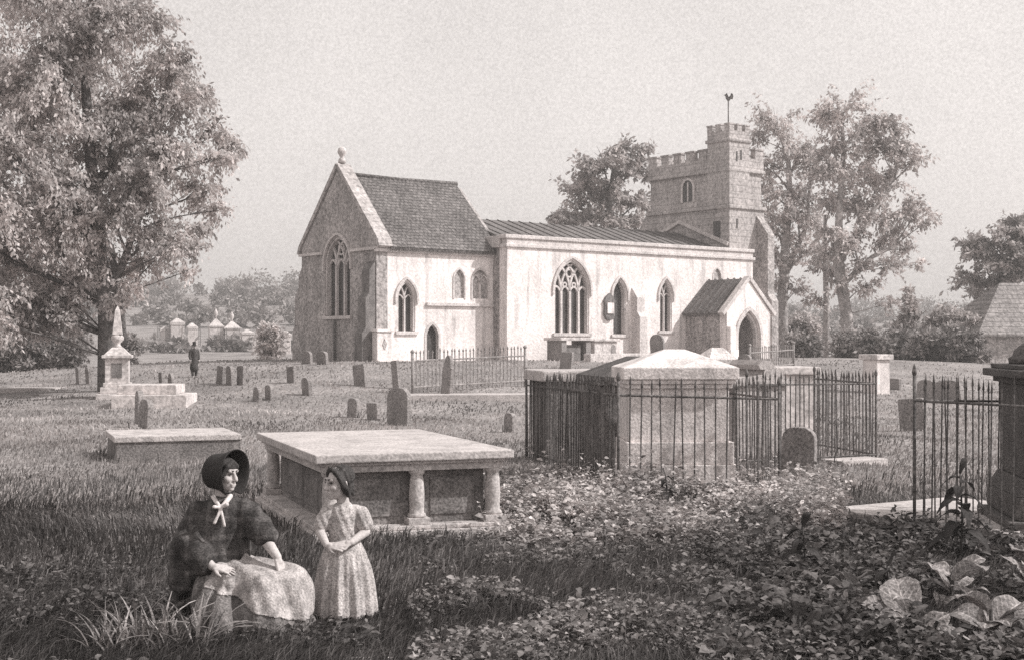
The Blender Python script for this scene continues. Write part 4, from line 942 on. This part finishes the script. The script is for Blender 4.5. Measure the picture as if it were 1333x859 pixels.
rosette('burdock', 'burdock half cut off by the right edge of the picture', 1345, 770, 8, .42, .28, .7, .008, 'burdock', seed=18, group=G_)
def tall_weed(label, px, py, h, n, ln, seed, mat='weed_dark'):
    r = random.Random(seed); g = ground(px, py); T = thing('tall_weed', label, 'plant', g, 0, 'tall weeds standing up in the right foreground')
    MB().tube([(0, 0, -.05), (.02, .0, h*.5), (.0, .01, h)], [.014, .011, .006], 7).build('stem', 'stem', T)
    for k in range(n):
        t = (k+1)/n; l = big_leaf(mat, ln*(1.15-.6*t), ln*.55*(1.1-.5*t), .95, .006, seed+k, 'leaf', T, .45 if k < n-1 else 1.8)
        l.location = (0, 0, h*(.25+.72*t)); l.rotation_euler = (r.uniform(-.3, .3), 0, k*2.4+seed)
    return T
tall_weed('tall dark weed with drooping broad leaves standing before the right hand railing', 1250, 735, .84, 15, .30, 3, 'weed_black')
tall_weed('shorter dark weed standing up alone left of the pale ledger slab', 1045, 775, .56, 11, .25, 6, 'weed_black')
tall_weed('slim dark weed in front of the middle of the long railing', 866, 655, .36, 8, .17, 11, 'weed_black')
tall_weed('dark upright weed near the burdock plants, right of the shorter lone one', 1155, 800, .36, 7, .28, 17, 'weed_black')
# arching sedge tussock at lower left
g = ground(215, 850); T = thing('sedge_tussock', 'tussock of long arching sedge blades at the lower left of the woman', 'plant', g)
r = random.Random(3); m = MB(); 
for k in range(240):
    a = r.uniform(0, 2*PI); ln = r.uniform(.22, .52); d = r.uniform(.25, .95); b0 = Vector((r.uniform(-.42, .30), r.uniform(-.2, .2), -.03)); dx, dy = math.cos(a), math.sin(a)*.8; w = r.uniform(.008, .019)
    V = []; Fc = []
    for q in range(7):
        t = q/6; p = b0+Vector((dx*ln*d*t**1.6, dy*ln*d*t**1.6, ln*(t-.52*d*t**2.4))); sd = Vector((-dy, dx, 0))*w*(1-.93*t**1.5); V += [p-sd, p+sd+Vector((0, 0, .004))]
    for q in range(6): Fc.append((2*q, 2*q+1, 2*q+3, 2*q+2))
    m.add(V, Fc, True)
o = m.build('blades', 'sedge', T); o['kind'] = 'stuff'

# ---------------------------------------------------------------- trees and bushes
def leaves(C, R, n, size, droop, seed, flat=.8, sub=9, spray=0.0):
    r = np.random.default_rng(seed); k = max(4, int(sub))
    sc = r.normal(0, 1, (k, 3)); sc /= np.linalg.norm(sc, axis=1)[:, None]; idx = r.integers(0, k, n)
    if spray:                                     # leaves hang along twigs that arch out of the clump and droop
        sc[:, 2] = sc[:, 2]*.75+.25; ln = (.7+.6*r.random(k))[idx][:, None]; t = (r.random(n)**.65)[:, None]; q = r.integers(0, 5, n)
        side = r.normal(0, 1, (k, 5, 3))[idx, q]*.22*t
        P = sc[idx]*(.1+ln*t)+side+r.normal(0, .055, (n, 3)); P[:, 2] -= (spray*t**2)[:, 0]*1.0; T_ = sc[idx]*.6; T_[:, 2] -= (2*spray*t)[:, 0]
    else:
        sc *= (r.random(k)**.5)[:, None]*.85; P = sc[idx]+r.normal(0, .22, (n, 3))*np.array([1.3, 1.3, .8]); ok = np.linalg.norm(P, axis=1) < 1.35; P = P[ok]; n = len(P); T_ = np.zeros((n, 3))
    P = np.array(C)+P*R*np.array([1, 1, flat])
    D = r.normal(0, .6, (n, 3))+T_; D[:, 2] = D[:, 2]-droop*.6; N_ = r.normal(0, .8, (n, 3))+np.array([.3, -.3, .7]); L = size*(.6+.8*r.random(n))
    D /= np.linalg.norm(D, axis=1)[:, None]; S = np.cross(D, N_); S /= np.linalg.norm(S, axis=1)[:, None]+1e-9
    W = (L*.24)[:, None]; l = L[:, None]
    return np.stack([P, P+D*l*.5+S*W, P+D*l, P+D*l*.5-S*W], 1).reshape(-1, 4, 3)
def plant(name, label, cat, Y, clumps, trunks, leafmat, barkmat, size, dens, droop=.3, flat=.8, group=None, seed=1, jitter=.5, sub=9, limb=.06, spray=0.0):
    bx, by = trunks[0][0][:2]; base = at(bx, by, Y); base.z = terrain(base.x, base.y)
    T = thing(name, label, cat, base, 0, group); r = random.Random(seed); k = Y/F
    m = MB(); spine = []
    for tr in trunks:
        P = [at(a, b, Y)-base for a, b, *_ in tr]; P[0].z = min(P[0].z, -.3) if tr is trunks[0] else P[0].z
        m.tube(P, [q[2]*k for q in tr], 9); spine += [(p, q[2]*k) for p, q in zip(P, tr)]
        for a, b in zip(zip(P, tr), list(zip(P, tr))[1:]): spine += [(a[0].lerp(b[0], t), a[1][2]*k*.9) for t in (.25, .5, .75)]
    A = []
    for q, (cx, cy, cr) in enumerate(clumps):
        R = cr*k; C = at(cx, cy, Y)-base; C.y += r.uniform(-1, 1)*jitter*(R+abs(C.x)*.35+.6)
        if limb:
            cand = [s for s in spine if s[0].z < C.z+.2*R and s[0].z > .25] or spine; s = min(cand, key=lambda s: (s[0]-C).length+max(0, s[0].z-C.z+R)*2)
            mid = s[0].lerp(C, .5)+Vector((r.uniform(-.1, .1)*R, r.uniform(-.1, .1)*R, r.uniform(-.15, .25)*R))
            r0 = max(.02, min(s[1]*.55, limb*R)); m.tube([s[0], mid, C], [r0, r0*.7, r0*.35], 6)
            for z in range(6):
                d = Vector((r.gauss(0, 1), r.gauss(0, 1), r.gauss(.2, .7))).normalized()*R*.85; m.tube([mid.lerp(C, r.random()), C+d*.5+Vector((0, 0, .08*R)), C+d], [r0*.35, r0*.22, r0*.08], 5)
        A.append(leaves(C, R, int(dens*cr*cr), size, droop, seed*1000+q, flat, sub, spray))
    m.build('trunk' if cat == 'tree' else 'stem', barkmat, T)
    V = np.concatenate(A).reshape(-1, 3); Fc = np.arange(len(V)).reshape(-1, 4); np_mesh('crown' if cat == 'tree' else 'foliage', V, Fc, leafmat, T)
    return T
plant('broad_tree', 'huge spreading leafy tree filling the left edge above the pedestal monument', 'tree', 46,
  [(60,20,66),(150,25,58),(190,75,46),(0,90,80),(90,110,70),(165,130,58),(232,138,40),(268,165,30),(222,190,44),(288,204,24),(40,200,80),(130,205,60),(200,240,45),(255,245,36),(277,272,21),(20,290,70),(90,290,58),(160,290,45),(215,305,38),(248,325,26),(60,365,48),(128,340,42),(188,345,28),(5,385,46),(95,392,26),(222,95,26),(255,118,20),(160,395,20),(40,420,22),
   (15,420,32),(50,418,26),(-30,410,40),(100,418,18),(175,372,18),(60,395,34),(262,300,18),(272,325,14),(298,185,16),(305,212,12),(240,75,16),(220,60,18),(240,352,14),(20,255,60),(-10,340,55),(60,310,55),(110,250,50),(110,325,45),(30,400,40),(75,410,28),(150,160,50),(110,60,60),(30,140,70),(205,200,44),(180,250,40),(150,385,20),(-80,60,90),(-75,200,90),(-65,320,70),(50,-60,80),(140,-45,60),(-50,-60,80),(205,30,30)],
  [[(142,452,15),(139,410,11),(130,330,9),(120,230,8),(112,120,6),(108,20,4)], [(137,400,8),(154,360,5),(175,300,4),(205,230,3)], [(126,330,7),(90,270,5),(40,200,4),(0,120,3)], [(122,250,6),(160,180,4),(215,140,3)], [(160,450,6),(157,400,5),(146,330,4)]],
  'leaf_near', 'bark', .165, 1.08, droop=.5, flat=.95, seed=2, jitter=.8, sub=18, spray=.55)
plant('tall_tree', 'tall pale tree with airy crown partly behind the tower turret', 'tree', 97,
  [(1008,172,36),(1042,200,34),(1000,215,28),(1028,258,34),(1062,228,28),(1018,308,27),(1052,328,24),(1000,285,22),(1012,368,18),(1040,375,16),(985,180,16),(1062,290,20),(1010,335,22),(1040,285,26),(1008,400,14),(1000,250,22),(1035,345,20)],
  [[(1020,462,9),(1018,400,7),(1022,330,6),(1028,250,4),(1025,180,2)], [(1020,360,5),(1048,300,3),(1055,240,2)]], 'leaf_mid', 'bark_pale', .30, 1.05, droop=.4, seed=3, group='trees behind the church tower', sub=14, flat=.95, spray=.35)
plant('tall_tree', 'tallest spreading tree right of the tower with pale leaning trunk', 'tree', 91,
  [(1095,148,34),(1132,168,36),(1082,190,28),(1165,185,32),(1188,208,18),(1120,222,36),(1168,238,32),(1196,278,20),(1130,270,34),(1088,258,26),(1108,318,34),(1162,305,27),(1150,345,20),(1182,325,15),(1078,330,20),(1088,375,17),(1130,372,17),(1150,395,14),(1070,150,20),(1203,290,13),(1190,345,12),(1148,285,26),(1180,270,20),(1120,350,18),(1075,225,22),(1150,160,20),(1145,200,30)],
  [[(1106,462,10),(1102,410,8),(1092,350,7),(1092,290,5),(1098,200,3),(1096,150,2)], [(1094,335,5),(1130,285,3),(1165,235,2)], [(1098,370,4),(1135,335,3),(1165,320,2)]], 'leaf_mid', 'bark_pale', .30, 1.05, droop=.4, seed=4, group='trees behind the church tower', sub=14, flat=.95, spray=.35)
plant('tall_tree', 'slender pale-stemmed tree standing between the two tall trees', 'tree', 94,
  [(1072,300,20),(1078,350,20),(1066,390,16),(1082,270,16)], [[(1074,455,5),(1076,400,4),(1074,340,3),(1074,280,2)]], 'leaf_mid', 'bark_pale', .34, .95, droop=.4, seed=5, group='trees behind the church tower', sub=12, spray=.4)
plant('dense_tree', 'rounded dark tree rising behind the nave roof left of the tower', 'tree', 108,
  [(760,250,30),(785,216,30),(812,200,26),(832,222,24),(748,280,26),(800,252,34),(733,292,18),(832,262,24),(785,285,26),(765,228,20),(842,195,12),(722,284,10),(815,290,24)], [[(790,440,9),(790,340,7),(795,260,5),(800,215,3)]], 'leaf_dark', 'bark', .38, 1.5, droop=.3, seed=6, sub=14, spray=.25)
plant('dense_tree', 'dark bushy tree rising behind the barn at the right edge', 'tree', 98,
  [(1292,325,34),(1320,308,32),(1270,318,18),(1327,350,38),(1276,362,26),(1302,375,30),(1345,300,36),(1262,330,12),(1360,340,40),(1270,390,20)], [[(1320,462,9),(1318,400,7),(1315,330,5)]], 'leaf_dark', 'bark', .36, 1.5, droop=.3, seed=8, sub=14, spray=.25)
plant('conifer', 'small pointed conifer among the bushes left of the barn', 'tree', 84,
  [(1184,378,6),(1184,390,9),(1183,402,12),(1184,415,15),(1183,428,18)], [[(1184,458,3),(1184,375,1)]], 'leaf_dark', 'bark', .34, 2.2, droop=.2, seed=9)
def bush(name, label, x, y, rr_, Yb, lm, seed, group, size, dens):
    X = (x-HX)/F*Yb; yg = HY+F*(EYE-terrain(X, Yb))/Yb; cl = [(x, y, rr_), (x-rr_*.55, y+rr_*.45, rr_*.75), (x+rr_*.6, y+rr_*.4, rr_*.7)]; yy = y+rr_*.9
    while yy < yg-2: cl += [(x-rr_*.45, yy, rr_*.75), (x+rr_*.45, yy, rr_*.75)]; yy += rr_*.6
    plant(name, label, name, Yb, cl, [[(x, yg, 2), (x, y, 1)]], lm, 'bark', size, dens, droop=.15, seed=seed, group=group, limb=.03)
B_ = 'bushes along the right hand churchyard edge'
for q, (x, y, rr_, Yb, lm, lab) in enumerate([
  (1170,436,22,82,'leaf_bush','rounded bush at the foot of the small conifer'), (1205,440,22,80,'leaf_bush','pale bush just right of the small conifer'), (1240,438,24,79,'leaf_bush','pale bush in the middle of the row before the barn'),
  (1262,444,20,77,'leaf_bush','bush touching the left end of the barn'), (1250,412,24,86,'leaf_dark','dark bush behind the others, left of the barn roof'), (1222,415,16,87,'leaf_dark','smaller dark bush between conifer and dark barn bush'),
  (1105,440,20,86,'leaf_dark','dark bush at the foot of the tallest tree'), (1132,442,16,84,'leaf_bush','low bush right of the tallest tree trunk'), (1030,444,14,84,'leaf_dark','dark low bush right of the porch'), (1056,446,14,83,'leaf_bush','small pale bush between the two tall tree trunks'),
  (1045,420,24,104,'leaf_mid','pale clipped bush far behind the tall tree trunks'), (1012,425,16,104,'leaf_mid','pale far bush directly right of the tower buttress')]):
    bush('bush', lab, x, y, rr_, Yb, lm, 20+q, B_, .30, 1.8)
B2 = 'shrubs in the shade under the big tree'
for q, (x, y, rr_, lab) in enumerate([(8,442,26,'shrub at the far left edge under the big tree'), (48,438,24,'second shrub from the left edge under the big tree'), (88,442,22,'shrub left of the big tree trunk'), (165,442,12,'small shrub right of the big tree trunk'), (-50,440,34,'large shrub cut off by the left edge')]):
    bush('shrub', lab, x, y, rr_, 74, 'leaf_bush', 50+q, B2, .26, 1.7)
bush('shrub', 'round bush behind the two-tablet chest tomb', 353, 428, 15, 92, 'leaf_mid', 60, None, .3, 1.8)
# hedgerows and woods on the rise far behind
V = []
for (x0, x1, Yh, rz_) in ((-220, 240, 250, 2.6), (-260, 260, 330, 3.4), (-340, 420, 415, 5.0), (20, 240, 180, 4.5), (-150, -20, 165, 1.5), (-90, -22, 225, 2.0), (-130, -35, 290, 3.0)):
    x = x0
    while x < x1:
        R = rz_*random.uniform(.5, 1.25); y = Yh+random.uniform(-8, 8); V.append(leaves((x, y, terrain(x, y)+R*.55), R, int(260*(R/3)**1.2), 1.1, .1, int(x*7+Yh) % 99991, .75, 8)); x += R*random.uniform(.8, 2.6)
V = np.concatenate(V).reshape(-1, 3); o = np_mesh('distant_hedgerows', V, np.arange(len(V)).reshape(-1, 4), 'leaf_bush'); stuff(o, 'far hedgerows and small woods crossing the rising fields behind the church', 'woodland')
# barn
g = at(1277, 470, 84); zb = terrain(g.x+6, g.y+4)-.1
bt = thing('barn', 'low pale barn with big sloping roof at the right edge behind the railing', 'barn', (g.x, g.y, zb), .12)
MB().box(0, 15, 0, 7, -.5, 2.5).build('wall', 'rubble_shade', bt)
m = MB(); m.add([(-.4,-.4,2.4),(15.4,-.4,2.4),(15.4,7.4,2.4),(-.4,7.4,2.4),(3.0,3.5,5.9),(12,3.5,5.9),(-.4,-.4,2.55),(15.4,-.4,2.55),(15.4,7.4,2.55),(-.4,7.4,2.55)], [(3,2,1,0),(6,7,5,4),(7,8,5),(8,9,4,5),(9,6,4),(0,1,7,6),(1,2,8,7),(2,3,9,8),(3,0,6,9)]); m.build('roof', 'thatch', bt)
MB().box(3.2, 4.2, -.03, .05, .9, 1.7).build('window', 'glass', bt)
# ---------------------------------------------------------------- light, sky, camera
EL = math.radians(41); AZ = Vector((1.0, -.14, 0)).normalized()
D = Vector((AZ.x*math.cos(EL), AZ.y*math.cos(EL), math.sin(EL)))
ld = bpy.data.lights.new('sun', 'SUN'); ld.energy = SUN; ld.angle = math.radians(.9); ld.color = (1, .98, .96)
lo = bpy.data.objects.new('sun', ld); COL.objects.link(lo); lo.rotation_euler = D.to_track_quat('Z', 'Y').to_euler(); lo.location = (40, -10, 40)
W = bpy.data.worlds.new('World'); SC.world = W; W.use_nodes = True; nt = W.node_tree; N = nt.nodes; L = nt.links; N.clear()
sky = N.new('ShaderNodeTexSky'); sky.sky_type = 'NISHITA'; sky.sun_disc = False; sky.sun_elevation = EL; sky.sun_rotation = math.atan2(AZ.x, AZ.y); sky.dust_density = 4
bw = N.new('ShaderNodeRGBToBW'); L.new(sky.outputs[0], bw.inputs[0])
pw = N.new('ShaderNodeMath'); pw.operation = 'POWER'; pw.inputs[1].default_value = .30; L.new(bw.outputs[0], pw.inputs[0])
tc = N.new('ShaderNodeTexCoord')
def nz(scale, lo_, hi_, det):
    n = N.new('ShaderNodeTexNoise'); n.inputs['Scale'].default_value = scale; n.inputs['Detail'].default_value = det; L.new(tc.outputs['Generated'], n.inputs['Vector'])
    r = N.new('ShaderNodeMapRange'); r.inputs[1].default_value = .3; r.inputs[2].default_value = .7; r.inputs[3].default_value = lo_; r.inputs[4].default_value = hi_; L.new(n.outputs['Fac'], r.inputs[0]); return r.outputs[0]
v = pw.outputs[0]
for o in (nz(520, .88, 1.12, 2), nz(9, .95, 1.05, 4)):
    m = N.new('ShaderNodeMath'); m.operation = 'MULTIPLY'; L.new(v, m.inputs[0]); L.new(o, m.inputs[1]); v = m.outputs[0]
sc = N.new('ShaderNodeVectorMath'); sc.operation = 'SCALE'; sc.inputs[0].default_value = tuple(SKYK*c for c in (1, .945, .915)); L.new(v, sc.inputs['Scale'])
bg = N.new('ShaderNodeBackground'); bg.inputs[1].default_value = SKY; L.new(sc.outputs[0], bg.inputs[0])
ow = N.new('ShaderNodeOutputWorld'); L.new(bg.outputs[0], ow.inputs['Surface'])
cam = bpy.data.cameras.new('camera'); co = bpy.data.objects.new('camera', cam); COL.objects.link(co); SC.camera = co
co.location = (0, 0, EYE); co.rotation_euler = (PI/2, 0, 0); cam.sensor_width = 36; cam.lens = 36*F/1333; cam.shift_y = (HY-429.5)/1333; cam.clip_end = 4000; cam.clip_start = .1
vs = SC.view_settings; vs.view_transform = 'Standard'; vs.look = 'None'; vs.exposure = EXPO; vs.gamma = 1; vs.use_curve_mapping = False
SC.cycles.max_bounces = 6; SC.cycles.diffuse_bounces = 3; SC.cycles.transparent_max_bounces = 4; SC.cycles.use_denoising = False

hz = MB().box(-535, 535, -535, 535, -3, 48).build('haze', None); hz['kind'] = 'stuff'; hz['label'] = 'thin pale summer haze lying over the churchyard and fields'; hz['category'] = 'haze'
hm = bpy.data.materials.new('haze_air'); hm.use_nodes = True; n_ = hm.node_tree; n_.nodes.clear()
pv = n_.nodes.new('ShaderNodeVolumePrincipled'); pv.inputs['Color'].default_value = (1, .97, .955, 1); pv.inputs['Density'].default_value = HAZE; pv.inputs['Anisotropy'].default_value = .2
mo = n_.nodes.new('ShaderNodeOutputMaterial'); n_.links.new(pv.outputs[0], mo.inputs['Volume']); hz.data.materials.append(hm)
SC.cycles.volume_bounces = 0
